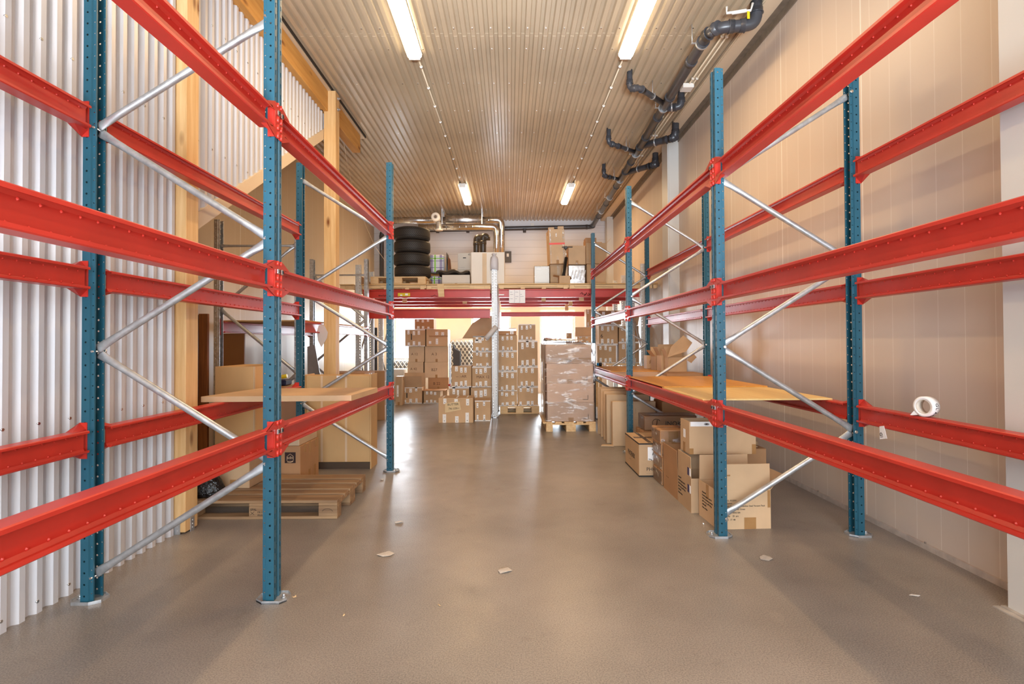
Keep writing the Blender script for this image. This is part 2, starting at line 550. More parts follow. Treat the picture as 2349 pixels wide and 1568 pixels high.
for i, (a, b, z0, z1) in enumerate(wins):
    mb = MB(); t_ = .055
    mb.box(a, a+t_, YB+.06, YB+.14, z0, z1); mb.box(b-t_, b, YB+.06, YB+.14, z0, z1)
    mb.box(a+t_, b-t_, YB+.06, YB+.14, z0, z0+t_); mb.box(a+t_, b-t_, YB+.06, YB+.14, z1-t_, z1)
    w = struct(mb, 'window_%d' % (i+1), 'white_paint')
    mb = MB(); mb.box(a+t_, b-t_, YB+.095, YB+.105, z0+t_, z1-t_)
    mb.build('pane', 'glass', w)
# front end of the hall, behind the camera, with its wide open gate
mb = MB()
mb.box(XL_W-.2, -1.9, YF-.15, YF, 0, CEIL); mb.box(2.3, XR_W+.12, YF-.15, YF, 0, CEIL); mb.box(-1.9, 2.3, YF-.15, YF, 3.7, CEIL)
struct(mb, 'wall_front', 'sheet')
# steel pillars along the right wall
for (y0, y1, xw) in ((2.30, 2.67, 2.49), (8.40, 8.70, 2.515), (13.72, 13.95, 2.53)):
    mb = MB()
    mb.box(xw, XR_W+.01, y0, y1, 0, 4.598)
    mb.box(xw+.02, XR_W, y0-.012, y0, 0, 4.59) if y0 > 3 else mb.box(xw+.006, XR_W, y0-.1, y0, 0, 4.59)
    struct(mb, 'wall_right_pillar', 'pillar')
mb = MB(); mb.box(2.47, XR_W, 2.2, 2.69, 0, .012); mb.box(2.44, 2.47, 2.2, 2.7, 0, .006)
struct(mb, 'baseboard_pillar', plain('grimy_skirting', (190, 182, 172), .7, 0, .4, 14))
# daylight: the sky's light through the back windows and the gate behind the camera, plus an added ceiling fill
def daylight(name, loc, rot, sx, sy, power, col=(.82, .91, 1.0)):
    ld = bpy.data.lights.new(name, 'AREA'); ld.shape = 'RECTANGLE'; ld.size = sx; ld.size_y = sy
    ld.energy = power; ld.color = col
    o = bpy.data.objects.new(name, ld); COL.objects.link(o); o.location = loc; o.rotation_euler = rot
    return o
for i, (a, b, z0, z1) in enumerate(wins):
    daylight('window_daylight', ((a+b)/2, YB+.25, (z0+z1)/2), (-PI/2, 0, 0), b-a, z1-z0, 210)
daylight('gate_daylight', (.2, YF-.1, 1.9), (PI/2, 0, 0), 4.0, 3.4, DAY_POWER)
ceil_fill = daylight('added_ceiling_fill', (.25, YF-.5, .35), (PI/2+math.radians(27), 0, 0), 2.0, .6, 120)  # added lamp aimed upward to brighten the near ceiling, no known source
ceil_fill.data.spread = math.radians(46)

# timber posts and the glulam beam (each can be lifted away)
def timber_post(x0, x1, y0, y1, zt, label, feet):
    mb = MB(); mb.box(x0, x1, y0, y1, .012, zt, b=.004)
    o = mb.build('timber_post', 'timber_z'); tag(o, label, 'post')
    for (fx, fy, dx, dy) in feet:
        f = MB(); f.box(fx-dx, fx+dx, fy-dy, fy+dy, 0, .10)
        for k in range(3):
            if dx < dy: f.tube([(fx-dx-.004, fy, .025+.026*k), (fx+dx+.004, fy, .025+.026*k)], .006, 6)
            else: f.tube([(fx, fy-dy-.004, .025+.026*k), (fx, fy+dy+.004, .025+.026*k)], .006, 6)
        f.build('bracket', 'galv', o, label='galvanised steel bracket')
    return o
timber_post(-2.455, -2.305, 3.79, 3.94, 4.30, 'pale pine post at the end of the white corrugated wall, standing on metal brackets', [(-2.302, 3.87, .003, .022), (-2.36, 3.787, .022, .003)])
tp = timber_post(-2.36, -2.21, 6.75, 6.90, 4.57, 'knotty pine post rising behind the left rack, bolted to the ceiling beam', [])
for z in (4.50, 4.36):
    mb = MB(); mb.tube([(-2.208, 6.83, z), (-2.202, 6.83, z), (-2.2019, 6.83, z), (-2.175, 6.83, z)], .011, 10, rs=[.022, .022, .011, .011]); mb.build('bolt', 'galv', tp)
mb = MB(); mb.box(-2.455, -2.305, YF, 6.748, 4.302, 4.563, b=.005); mb.box(-2.42, -2.302, 6.902, 8.2, 4.29, 4.563, b=.005); mb.box(-2.42, -2.362, 6.7, 6.95, 4.302, 4.563)
tag(mb.build('glulam_beam', 'timber_y'), 'orange glulam beam running under the ceiling above the left wall', 'beam')

# ================================================================ light fittings
def fitting():
    r = empty('ceiling_light')
    mb = MB(); mb.box(-.075, .075, -.7, .7, 0, .03); mb.box(-.062, .062, -.715, -.700, -.05, .03); mb.box(-.062, .062, .700, .715, -.05, .03)
    mb.build('housing', 'white', r)
    mb = MB(); vs = []; N = 10
    for y in (-.698, .698):
        for k in range(N+1):
            a = PI*k/N
            vs.append((.083*math.cos(a), y, -.058*math.sin(a)**.7+.006))
    mb.add(vs, [(k, k+1, N+2+k, N+1+k) for k in range(N)], 0, True); mb.face(list(range(N+1))); mb.face(list(range(N+1, 2*N+2)))
    mb.build('diffuser', 'glow', r, label='glowing white diffuser')
    ld = bpy.data.lights.new('tube', 'AREA'); ld.shape = 'RECTANGLE'; ld.size = .15; ld.size_y = 1.36
    ld.energy = TUBE_POWER; ld.color = TUBE_COL
    lo = bpy.data.objects.new('tube', ld); COL.objects.link(lo); lo.parent = r; lo.location = (0, 0, -.062)
    return r
f0 = None
for (x, y, z, lab) in ((-1.05, 5.20, 4.56, 'long glowing tube light near the camera, left of the ceiling middle'), (1.31, 5.20, 4.56, 'long glowing tube light near the camera, right of the ceiling middle'),
                       (-.955, 11.5, 4.56, 'small far tube light over the silver duct'), (1.27, 11.5, 4.56, 'small far tube light over the mezzanine, beside the grey pipe'),
                       (-1.05, -1.1, 4.56, 'tube light behind the camera on the left'), (1.31, -1.1, 4.56, 'tube light behind the camera on the right')):
    if f0 is None: f0 = fitting(); o = f0
    else: o = dup(f0)
    o.location = (x, y, z); tag(o, lab, 'ceiling light', 'ceiling tube lights')
# conduit lines joining the fittings
for xa, xb, lab in ((-1.03, -.96, 'thin cable with clips between the two left tube lights'), (1.31, 1.27, 'thin cable with clips between the two right tube lights')):
    mb = MB(); mb.tube([(xa, 5.93, 4.585), (xb, 10.78, 4.585)], .009, 8); mb.tube([(xb, 12.22, 4.585), (xb-.01, 13.7, 4.585)], .009, 8)
    c = mb.build('cable', 'insul'); tag(c, lab, 'cable', 'ceiling cables')
    for i in range(9):
        y = 6.2+i*.52; x = xa+(xb-xa)*(y-5.93)/4.85
        mb = MB(); mb.tube([(x, y-.012, 4.582), (x, y+.012, 4.582)], .017, 8); mb.build('clip', 'white', c)
# ================================================================ pallet racking
PITCHZ = .06
def hole_strip(mb, p, q, n, kind, ph=0.0, cz=PITCHZ, mi=0, hs=(.0055, .0055), shear=0):
    """strip of sheet from p to q (plan view), punched once per pitch"""
    p = Vector(p); q = Vector(q); L = (q-p).length; d = (q-p)/L
    def P(s_, z): return (p.x+d.x*s_, p.y+d.y*s_, z)
    for k in range(n):
        z0 = k*cz
        if kind is None:
            mb.add([P(0, z0), P(L, z0), P(L, z0+cz/2), P(0, z0+cz/2), P(L, z0+cz), P(0, z0+cz)], [(0, 1, 2, 3), (3, 2, 4, 5)], mi)
            continue
        out = [P(0, z0), P(L/2, z0), P(L, z0), P(L, z0+cz/2), P(L, z0+cz), P(L/2, z0+cz), P(0, z0+cz), P(0, z0+cz/2)]
        c = z0+cz/2+ph; a, b = hs
        if kind == 'o':
            inn = [P(L/2+a*math.cos(t), c+b*math.sin(t)) for t in [math.radians(x) for x in (225, 270, 315, 0, 45, 90, 135, 180)]]
        else:
            inn = [P(L/2+sx*a+shear*sz*b, c+sz*b) for sx, sz in ((-1, -1), (0, -1), (1, -1), (1, 0), (1, 1), (0, 1), (-1, 1), (-1, 0))]
        mb.add(out+inn, [(i, (i+1) % 8, 8+(i+1) % 8, 8+i) for i in range(8)], mi)
def upright_mesh(n=54, cz=PITCHZ, style='blue', z0=.008):
    mb = MB()
    if style == 'blue':
        seq = [((0, -.043), (0, -.017), 's', .0, (.0048, .0125), 0), ((0, -.017), (.007, -.013), None, 0, None, 0),
               ((.007, -.013), (.007, .013), 'o', .012, (.0035, .0045), 0), ((.007, .013), (0, .017), None, 0, None, 0),
               ((0, .017), (0, .043), 's', -.0155, (.0048, .0125), 0)]
    else:
        seq = [((0, -.049), (0, -.012), 's', 0, (.005, .011), .45), ((0, -.012), (0, .012), None, 0, (.003, .003), 0), ((0, .012), (0, .049), 's', 0, (.005, .011), -.45)]
    w = seq[-1][1][1]
    for sgn in (1, -1):
        seq += [((0, sgn*w), (.040, sgn*w), 'o', 0, (.0056, .0056), 0), ((.040, sgn*w), (.044, sgn*(w-.008)), None, 0, None, 0),
                ((.044, sgn*(w-.008)), (.060, sgn*(w-.008)), 'o', .012, (.0036, .0036), 0), ((.060, sgn*(w-.008)), (.060, sgn*(w-.016)), None, 0, None, 0)]
    for a, b, kind, ph, hs, sh in seq:
        hole_strip(mb, a, b, n, kind, ph if cz > .055 else ph*.8, cz, 0, hs, sh)
    bm = bmesh.new()
    me = mb.mesh('upright', [M['blue'] if style == 'blue' else M['galv_post']])
    bm.from_mesh(me)
    bmesh.ops.remove_doubles(bm, verts=bm.verts, dist=.0004)
    bmesh.ops.recalc_face_normals(bm, faces=bm.faces)
    bmesh.ops.translate(bm, verts=bm.verts, vec=(0, 0, z0))
    bm.to_mesh(me); bm.free()
    return me
UP_BLUE = upright_mesh()
UP_GALV = upright_mesh(46, .06, 'galv')
UP_MEZZ = upright_mesh(55, .05, 'mezz')
UP_GALV.materials.clear(); UP_GALV.materials.append(M['galv_post'])
UP_MEZZ.materials.clear(); UP_MEZZ.materials.append(M['post_white'])
def foot_mesh():
    mb = MB()
    pts = [(-.035, -.062), (.055, -.062), (.098, -.03), (.098, .03), (.055, .062), (-.035, .062), (-.062, .03), (-.062, -.03)]
    mb.prism([(x, y, 0) for x, y in pts], (0, 0, .007))
    for i in range(8):
        (ax, ay), (bx, by) = pts[i], pts[(i+1) % 8]
        n = Vector((by-ay, -(bx-ax), 0)).normalized()*.003
        mb.add([(ax, ay, .0), (bx, by, .0), (bx, by, .016), (ax, ay, .016), (ax-n.x, ay-n.y, .0), (bx-n.x, by-n.y, .0), (bx-n.x, by-n.y, .016), (ax-n.x, ay-n.y, .016)],
               [(0, 1, 2, 3), (5, 4, 7, 6), (3, 2, 6, 7)])
    mb.tube([(-.035, 0, .007), (-.035, 0, .028)], .008, 6); mb.tube([(-.035, 0, .007), (-.035, 0, .013)], .014, 6)
    return mb.mesh('foot_plate', [M['galv']])
FOOT = foot_mesh()
def brace(p, q, r=.0185):
    p, q = Vector(p), Vector(q); d = (q-p); L = d.length; d.normalize()
    fr = (0, .012, .035, .095, .16)
    ts = [f/1 for f in fr]+[L-f for f in reversed(fr)]
    pts = [p+d*t_ for t_ in ts]
    fl = [(1.35, .28), (1.35, .28), (1.30, .34), (1.08, .85), (1, 1)]
    # flatten across y: first axis of tube() is d x z = +-y ; second lies in the frame plane
    flat = [(b, a) for a, b in fl]+[(b, a) for a, b in reversed(fl)]
    mb = MB(); mb.tube(pts, r, 12, flat=flat)
    return mb
def obj(name, me, parent=None, loc=(0, 0, 0), rz=0):
    o = bpy.data.objects.new(name, me); COL.objects.link(o); o.parent = parent; o.location = loc; o.rotation_euler = (0, 0, rz)
    return o
def solid(o, th=.0022):
    md = o.modifiers.new('sheet', 'SOLIDIFY'); md.thickness = th; md.offset = 0
    return o
def frame_thing(kind, depth, height, first, me, label, loc, rz, group, top_h=None, period=1.18, z_first=.13):
    """two uprights with zig-zag bracing; local x runs from the face (0) to the rear (depth)"""
    r = empty('upright_frame', loc, rz); tag(r, label, 'rack frame', group)
    for k, (x, a) in enumerate(((0, 0), (depth, PI))):
        u = solid(obj('upright', me, r, (x, 0, 0), a))
        f = obj('foot_plate', FOOT, r, (x, 0, 0), a)
    xa, xb = .051, depth-.051
    z = z_first; side = 0 if first == 'front' else 1
    nodes = []
    while z < height-.04:
        nodes.append(((xa, xb)[side], z)); side = 1-side; z += period/2
    for i, ((x1, z1), (x2, z2)) in enumerate(zip(nodes, nodes[1:])):
        dz = .012 if True else 0
        brace((x1, .006*(-1)**i, z1+dz), (x2, .006*(-1)**i, z2-dz)).build('brace', 'galv', r)
    if top_h:
        for zz in top_h: brace((xa, .012, zz), (xb, .012, zz), .014).build('brace', 'galv', r)
    for x, z in nodes:
        mb = MB(); mb.tube([(x, -.051, z), (x, -.049, z), (x, -.0435, z), (x, -.0434, z), (x, .044, z)], .007, 6, rs=[.010, .012, .012, .006, .006]); mb.build('bolt', 'chrome', r)
    return r
BW = .046   # beam flange half width
def beam_thing(L, label, loc, rz, group, conn=True, H=.115, dim=True, mat='red', spacing=.067):
    """beam along local +y from 0 to L, its open side facing local -x; z is the beam's middle"""
    r = empty('rack_beam', loc, rz); tag(r, label, 'rack beam', group)
    h = H/2; t_ = .004
    sec = [(-.040, h-.016), (-.040, h-.004), (-.036, h), (.030, h), (.034, h-.004), (.034, h-.014), (.0305, h-.014), (.0305, h-.005), (.010, h-.006), (.004, h-.020),
           (.004, -h+.020), (.010, -h+.006), (.0305, -h+.005), (.0305, -h+.014), (.034, -h+.014), (.034, -h+.004), (.030, -h), (-.036, -h), (-.040, -h+.004), (-.040, -h+.016),
           (-.0365, -h+.016), (-.0365, -h+.005), (-.008, -h+.008), (0, -h+.020), (0, h-.020), (-.008, h-.008), (-.0365, h-.005), (-.0365, h-.016)]
    n = len(sec); mb = MB()
    vs = [(x, .03, z) for x, z in sec]+[(x, L-.03, z) for x, z in sec]
    mb.add(vs, [(i, (i+1) % n, n+(i+1) % n, n+i) for i in range(n)])
    mb.face(list(range(n))); mb.face(list(range(n, 2*n)))
    if dim:
        for zr, off in ((h-.024, 0), (-h+.024, spacing/2)):
            k = 0
            while True:
                y = .075+off+k*spacing
                if y > L-.07: break
                for sx, x in ((-1, -.0005), (1, .0045)):
                    R_ = .0058
                    ring = [(x, y+R_*math.cos(a), zr+R_*math.sin(a)) for a in [j*PI/3 for j in range(6)]]
                    in_ = [(x+sx*.0040, y+R_*.45*math.cos(a), zr+R_*.45*math.sin(a)) for a in [j*PI/3 for j in range(6)]]
                    mb.add(ring+in_, [(j, (j+1) % 6, 6+(j+1) % 6, 6+j) for j in range(6)]+[tuple(range(6, 12))])
                k += 1
    mb.build('beam_profile', mat, r)
    if conn:
        for e, (y, s) in enumerate(((0, 1), (L, -1))):
            mb = MB()
            # plate on the post face with its hooks, and the flared ends of the flanges
            mb.box(-.040, -.034, y-s*.044 if s > 0 else y-.004, y+.004 if s > 0 else y+.044, -.094, .094, b=.002) if s > 0 else mb.box(-.040, -.034, y-.004, y+.044, -.094, .094, b=.002)
            mb.box(-.034, -.001, min(y, y+s*.004), max(y, y+s*.004), -.094, .094)
            for z0, z1 in ((.070, .094), (-.010, .022), (-.050, -.022), (-.094, -.062)):
                yc = y-s*.026
                mb.tube([(-.040, yc, z0), (-.040, yc, z1)], .009, 10, flat=[(.6, 1), (.6, 1)])
            for q in (1, -1):
                # flare: triangle from connector tip to flange edge
                mb.prism([(-.040, y+s*.002, q*.094), (-.040, y+s*.092, q*(h-.001)), (-.040, y+s*.002, q*(h-.014))], (.004, 0, 0))
                mb.add([(-.040, y+s*.002, q*.094), (-.040, y+s*.092, q*(h-.001)), (-.004, y+s*.092, q*(h-.001)), (-.004, y+s*.002, q*(h+.001))], [(0, 1, 2, 3)])
            c = mb.build('end_connector', mat, r)
            mb = MB(); yc = y-s*.024
            mb.box(-.052, -.041, yc-.011, yc+.011, .024, .052, b=.003); mb.box(-.056, -.05, yc-.005, yc+.005, .030, .046, 1)
            mb.build('locking_clip', ['chrome', 'black'], c, label='silver locking clip')
    return r
DB = 2.785
XLF, XRF = -1.235, 1.431
YL = [.004, 2.789, 5.574]
YR = [.877, 3.662, 6.447, 9.232]
gF = 'blue upright frames of the pallet racks'
# left rack faces +x : local x -> world -x (turned by 180 degrees), right rack faces -x
names = ['frame of the left rack beside the camera', 'nearest blue frame in view of the left rack, with zinc braces', 'second blue frame of the left rack, beside the flat cardboard panel']
for i, (y, tp_, nm) in enumerate(zip(YL, ('front', 'back', 'front'), names)):
    frame_thing('L', 1.003, 3.24, tp_, UP_BLUE, nm, (XLF, y+.043, 0), PI, gF)
names = ['frame of the right rack beside the camera', 'nearest blue frame in view of the right rack, before the open cartons', 'middle blue frame of the right rack, beside the black-edged carton', 'farthest blue frame of the right rack, next to the wrapped pallet']
for i, (y, tp_, nm) in enumerate(zip(YR, ('back', 'front', 'back', 'back'), names)):
    frame_thing('R', 1.003, 3.24, tp_, UP_BLUE, nm, (XRF, y+.043, 0), 0, gF)
lv = ['bottom', 'middle', 'top']
bay = ['nearest bay', 'second bay', 'far bay']
gB = 'red beams of the pallet racks'
protos = {}
def place_beam(label, loc, rz, sc=None):
    if 'b' not in protos:
        protos['b'] = beam_thing(DB-.086-.004, label, loc, rz, gB); return protos['b']
    o = dup(protos['b']); o.location = loc; o.rotation_euler = (0, 0, rz); tag(o, label, 'rack beam', gB); return o
for i in range(2):
    for j, z in enumerate((.846, 1.690, 2.530)):
        # aisle side: open side faces +x -> rotate 180, runs towards -y from its location
        place_beam('red beam on the aisle side of the left rack, %s level, %s' % (lv[j], bay[i]), (XLF-.034, YL[i+1]-.002, z), PI)
        place_beam('red beam on the wall side of the left rack, %s level, %s' % (lv[j], bay[i]), (XLF-1.003+.034, YL[i]+.088, z), 0)
for i in range(3):
    for j, z in enumerate((.850, 1.692, 2.532)):
        place_beam('red beam on the aisle side of the right rack, %s level, %s' % (lv[j], bay[i]), (XRF+.034, YR[i]+.088, z), 0)
        place_beam('red beam on the wall side of the right rack, %s level, %s' % (lv[j], bay[i]), (XRF+1.003-.034, YR[i+1]-.002, z), PI)
# NB: the wall-side beams show the same recessed side with dimples to the aisle

# galvanised rack in the recess on the left
gG = 'galvanised frames of the storage rack in the left recess'
frame_thing('N', .975, 2.76, 'back', UP_GALV, 'dull galvanised frame behind the pine post, first of the recess rack', (-2.40, 6.12, 0), PI, gG, top_h=(2.47,), period=1.5, z_first=.25)
frame_thing('P', .975, 2.76, 'front', UP_GALV, 'galvanised frame at the far end of the recess rack, beyond the knotty post', (-2.40, 9.02, 0), PI, gG, top_h=(2.50,), period=1.5, z_first=.25)
for k, (x, rz, y, lab) in enumerate(((-2.434, PI, 9.02-.045, 'scuffed red beam along the aisle edge of the recess rack shelf'), (-3.345, 0, 6.12+.045, 'red beam along the wall edge of the recess rack shelf'))):
    beam_thing(2.9-.09, lab, (x, y, 1.54), rz, 'beams of the recess rack', True, .13, False)
# mezzanine frames
gM = 'white perforated posts under the mezzanine'
for x in (-2.73, -.275, 2.42):
    side = {-2.73: 'left end', -.275: 'middle', 2.42: 'right end'}[x]
    for y, w in ((9.58, 'front'), (11.25, 'rear')):
        frame_thing('M', .95, 2.7, 'back', UP_MEZZ, 'white perforated frame carrying the mezzanine, %s, %s pair' % (side, w), (x, y, 0), PI/2, gM, period=1.6, z_first=.3)
for k, (xa, xb, sd) in enumerate(((-2.68, -.325, 'left'), (-.225, 2.37, 'right'))):
    L = xb-xa
    for j, (y, z, H, nm) in enumerate(((9.60, 2.232, .15, 'front beam under the wooden deck'), (10.44, 2.232, .15, 'second beam under the deck'), (11.33, 2.232, .15, 'third beam under the deck'), (12.14, 2.232, .15, 'rearmost beam under the deck'))):
        beam_thing(L, 'deep red %s, %s half of the mezzanine' % (nm, sd), (xb, y, z), PI/2, 'red beams of the mezzanine', False, H, False)
o = beam_thing(-.325+2.68, 'wide red beam hanging below the deck, left half of the mezzanine', (-.325, 9.66, 1.875), PI/2, 'red beams of the mezzanine', False, .17, False)
o = beam_thing(2.37+.225, 'low red beam crossing in front of the bright window', (2.37, 12.12, 1.985), PI/2, 'red beams of the mezzanine', False, .10, False)
# ================================================================ cartons and other shapes
def carton(name, x0, x1, y0, y1, z0, z1, label, mat='card', cat='cardboard box', group=None, rz=0, tape=True, stickers=(), seam=True, bulge=0, open_flaps=None, tapemat='tape', top_tape=True, edge=None):
    """one cardboard box as a thing; stickers = (face, u0, v0, w, h) fractions of the face"""
    cx, cy = (x0+x1)/2, (y0+y1)/2; w, d, h = (x1-x0)/2, (y1-y0)/2, z1-z0
    mb = MB(); t_ = .005
    if open_flaps is None:
        N = 4
        b = .004
        mb.box(-w, w, -d, d, 0, h-.004, b=b)
        # top flaps meeting in the middle
        mb.box(-w+.002, w-.002, -d+.002, -.0015, h-.005, h, b=.001); mb.box(-w+.002, w-.002, .0015, d-.002, h-.005, h, b=.001)
    else:
        mb.box(-w, w, -d, d, 0, t_)
        mb.box(-w, w, -d, -d+t_, t_, h); mb.box(-w, w, d-t_, d, t_, h); mb.box(-w, -w+t_, -d+t_, d-t_, t_, h); mb.box(w-t_, w, -d+t_, d-t_, t_, h)
    o = mb.build(name, mat, None, (cx, cy, z0), rz)
    tag(o, label, cat, group)
    if open_flaps:
        for face, ang, fl in open_flaps:           # ang from vertical, outwards positive
            sn, cs = math.sin(ang)*fl, math.cos(ang)*fl
            f = MB()
            if face == 'front': f.prism([(-w+.003, -d, h), (w-.003, -d, h), (w-.006, -d-sn, h+cs), (-w+.006, -d-sn, h+cs)], (0, t_*.8, .001))
            if face == 'back': f.prism([(-w+.003, d, h), (w-.003, d, h), (w-.006, d+sn, h+cs), (-w+.006, d+sn, h+cs)], (0, -t_*.8, .001))
            if face == 'left': f.prism([(-w, -d+.003, h), (-w, d-.003, h), (-w-sn, d-.006, h+cs), (-w-sn, -d+.006, h+cs)], (t_*.8, 0, .001))
            if face == 'right': f.prism([(w, -d+.003, h), (w, d-.003, h), (w+sn, d-.006, h+cs), (w+sn, -d+.006, h+cs)], (-t_*.8, 0, .001))
            f.build('flap', mat, o)
    if tape and open_flaps is None:
        f = MB(); tw = .024
        if top_tape: f.box(-w-.001, w+.001, -tw, tw, h, h+.001)
        dr = min(.09, h*.3)
        f.box(-w-.0012, -w, -tw, tw, h-dr, h+.001); f.box(w, w+.0012, -tw, tw, h-dr, h+.001)
        f.box(-tw, tw, -d-.0012, -d, 0, dr*.8); 
        f.build('packing_tape', tapemat, o)
    if edge:
        f = MB()
        for q in (.0, h-.014):
            f.box(-w-.0015, w+.0015, -d-.0015, -d, q, q+.014); f.box(-w-.0015, -w, -d, d, q, q+.014); f.box(w, w+.0015, -d, d, q, q+.014)
        f.build('edge_tape', edge, o)
    for s in stickers:
        face, u, v, sw, sh = s[:5]; mt = s[5] if len(s) > 5 else 'paper'
        f = MB()
        if face == 'front':
            a = -w+u*2*w; b_ = v*h; f.box(a, a+sw*2*w, -d-.0022, -d-.0005, b_, b_+sh*h)
        elif face == 'left':
            a = d-u*2*d; b_ = v*h; f.box(-w-.0022, -w-.0005, a-sw*2*d, a, b_, b_+sh*h)
        elif face == 'right':
            a = -d+u*2*d; b_ = v*h; f.box(w+.0005, w+.0022, a, a+sw*2*d, b_, b_+sh*h)
        elif face == 'top':
            a = -w+u*2*w; b_ = -d+v*2*d; f.box(a, a+sw*2*w, b_, b_+sh*2*d, h+.0012, h+.0024)
        k = f.build('sticker', mt, o)
        if mt == 'paper' and sh > .12 and face == 'front' and sw*2*w > .02:
            g = MB()
            cxx = a+sw*w
            g.box(cxx-.006, cxx+.006, -d-.003, -d-.0021, b_+sh*h*.18, b_+sh*h*.18+.012); g.box(cxx+.004, cxx+.009, -d-.003, -d-.0021, b_+sh*h*.65, b_+sh*h*.65+.010)
            g.build('printed_mark', 'ink', k)
    return o
RS = random.Random(3)
def fragile(n=3, top=True, bottom=True, strip=True):
    """white warning-tape strips like those on the moving cartons"""
    out = []
    for i in range(n):
        u = .10+(.78/(n))*i+RS.uniform(0, .08); w = RS.uniform(.10, .15)
        if top: out.append(('front', u, 1-RS.uniform(.24, .36), w, .24))
        if bottom: out.append(('front', u+RS.uniform(-.02, .03), .02, w, RS.uniform(.20, .30)))
    if strip:
        out.append(('front', .0, .0, 1.0, .045)); 
        if RS.random() < .6: out.append(('front', 0, .95, 1.0, .045))
    return out

def pallet(x0, y0, along, label, z=0, mat='pallet_x', W_=1.2, D_=.8, group='wooden pallets'):
    """Euro pallet; along='x' when its long side runs across the picture"""
    r = empty('wooden_pallet', (x0, y0, z), 0 if along == 'x' else PI/2)
    tag(r, label, 'pallet', group)
    def P(name, *a, lab=None):
        m_ = MB(); m_.box(*a, b=.003); return m_.build(name, mat, r)
    top = [(0, .145), (.1875, .2875), (.3275, .4725), (.5125, .6125), (.655, .80)]
    for a, b in top: P('top_board', 0, W_, a, b, .122, .144)
    for x in (0, (W_-.145)/2, W_-.145): P('cross_board', x, x+.145, 0, D_, .100, .1215)
    bl = []
    for y, dd in ((0, .10), ((D_-.145)/2, .145), (D_-.10, .10)):
        for x in (0, (W_-.145)/2, W_-.145): bl.append(P('block', x, x+.145, y, y+dd, .0225, .0995))
        P('bottom_board', 0, W_, y, y+dd, 0, .022)
    return r, bl

# ================================================================ mezzanine deck and what stands on it
DZ = 2.405
for i, (xa, xe) in enumerate(((-3.05, -2.80), (-2.66, -1.505), (-1.495, -.345), (-.20, 1.07), (1.08, 2.35), (2.49, 2.67))):
    WD = xe-xa
    r = empty('deck_section', (xa, 9.56, 0)); tag(r, ['narrow end of the wooden deck, left of the left white posts', 'wooden deck section carrying the stack of tyres', 'wooden deck section carrying the big plain white carton', 'wooden deck section right of the white middle post, largely empty', 'wooden deck section carrying the tall taped carton and the silver bag', 'narrow end of the wooden deck by the right wall'][i], 'deck', 'wooden deck sections of the mezzanine')
    for j, y in enumerate((0, .9, 1.8, 2.55, 3.5, 4.59)):
        mb = MB()
        mb.box(.0, WD, y, y+.022, 2.309+.018*(j == 0)*(i % 2), 2.385-.004*(i == 2), b=.002)
        mb.build('edge_board', 'pallet_new', r)
        if j == 0:
            for bx in (.02, .30+.1*(i % 2), .78, WD-.1):
                if bx+.08 > WD: continue
                mb = MB(); mb.box(bx, bx+.075, y-.016, y, 2.309, 2.376, b=.002); mb.build('block', 'pallet_new', r)
            if WD > .8: mb = MB(); mb.box(.34 if i % 2 else .08, 1.05 if i % 2 else .78, y-.03, y-.017, 2.345, 2.378, b=.002); mb.build('batten', 'pallet_new', r)
    mb = MB(); mb.box(-.005 if WD > .8 else 0, WD+.005 if WD > .8 else WD, -.03, 4.62, 2.387, 2.404, b=.001); mb.build('deck_board', 'ply_edge', r)
mb = MB(); mb.prism([(-1.30, 9.515, 2.40), (-1.18, 9.515, 2.40), (-1.17, 9.515, 2.17), (-1.275, 9.515, 2.17)], (0, .018, 0))
tag(mb.build('wooden_board', 'pallet_new'), 'short upright board nailed over the edge of the mezzanine deck', 'board')
# stubs of wood poking below the deck
for k, (u, v0, v1, w, y) in enumerate(((928, 681, 694, 11, 9.95), (1066, 688, 696, 10, 10.9), (1247, 681, 691, 10, 9.95), (1334, 681, 690, 11, 9.95), (1309, 693, 701, 9, 10.9), (1300, 705, 712, 8, 11.6))):
    a = at(u-w/2, v0-4, y); b = at(u+w/2, v1, y)
    mb = MB(); mb.box(a.x, b.x, y, y+.02, b.z, 2.386, b=.002)
    tag(mb.build('wood_offcut', 'pallet_new'), 'small wooden offcut hanging below the deck, %s' % ['near the yellow labels', 'left of the white middle post', 'right of the paper notice', 'by the right rack', 'over the bright window', 'over the window, farther back'][k], 'offcut', 'wooden stubs below the mezzanine deck')
# writing, labels and a notice on the front beams
yf = 9.60-.0415
mb = MB(); mb.box(-2.01, -1.79, yf-.001, yf, 2.185, 2.245); k = mb.build('warning_sticker', 'yellow'); tag(k, 'yellow warning stickers on the front beam of the mezzanine', 'sticker')
mb = MB(); mb.box(-1.97, -1.93, yf-.002, yf-.001, 2.19, 2.215); mb.box(-1.88, -1.83, yf-.002, yf-.001, 2.20, 2.235); mb.build('print', 'paper', k)
mb = MB(); mb.box(-.01, .28, yf-.004, yf-.002, 2.055, 2.295); k = mb.build('paper_notice', 'paper'); tag(k, 'white paper notice with handwriting hung on the front beam', 'notice')
mb = MB()
for i in range(3):
    for j in range(4):
        xx = .01+.09*i
        if (i*4+j) % 3 != 2: mb.box(xx, xx+RS.uniform(.03, .07), yf-.005, yf-.004, 2.25-.04*j, 2.254-.04*j)
mb.box(.085, .088, yf-.005, yf-.004, 2.06, 2.29); mb.box(.18, .183, yf-.005, yf-.004, 2.06, 2.29)
mb.build('handwriting', 'navy', k)
mb = MB(); mb.box(-.20, -.10, yf-.002, yf, 2.195, 2.215); tag(mb.build('small_sticker', 'paper'), 'small white sticker on the front beam beside the notice', 'sticker')
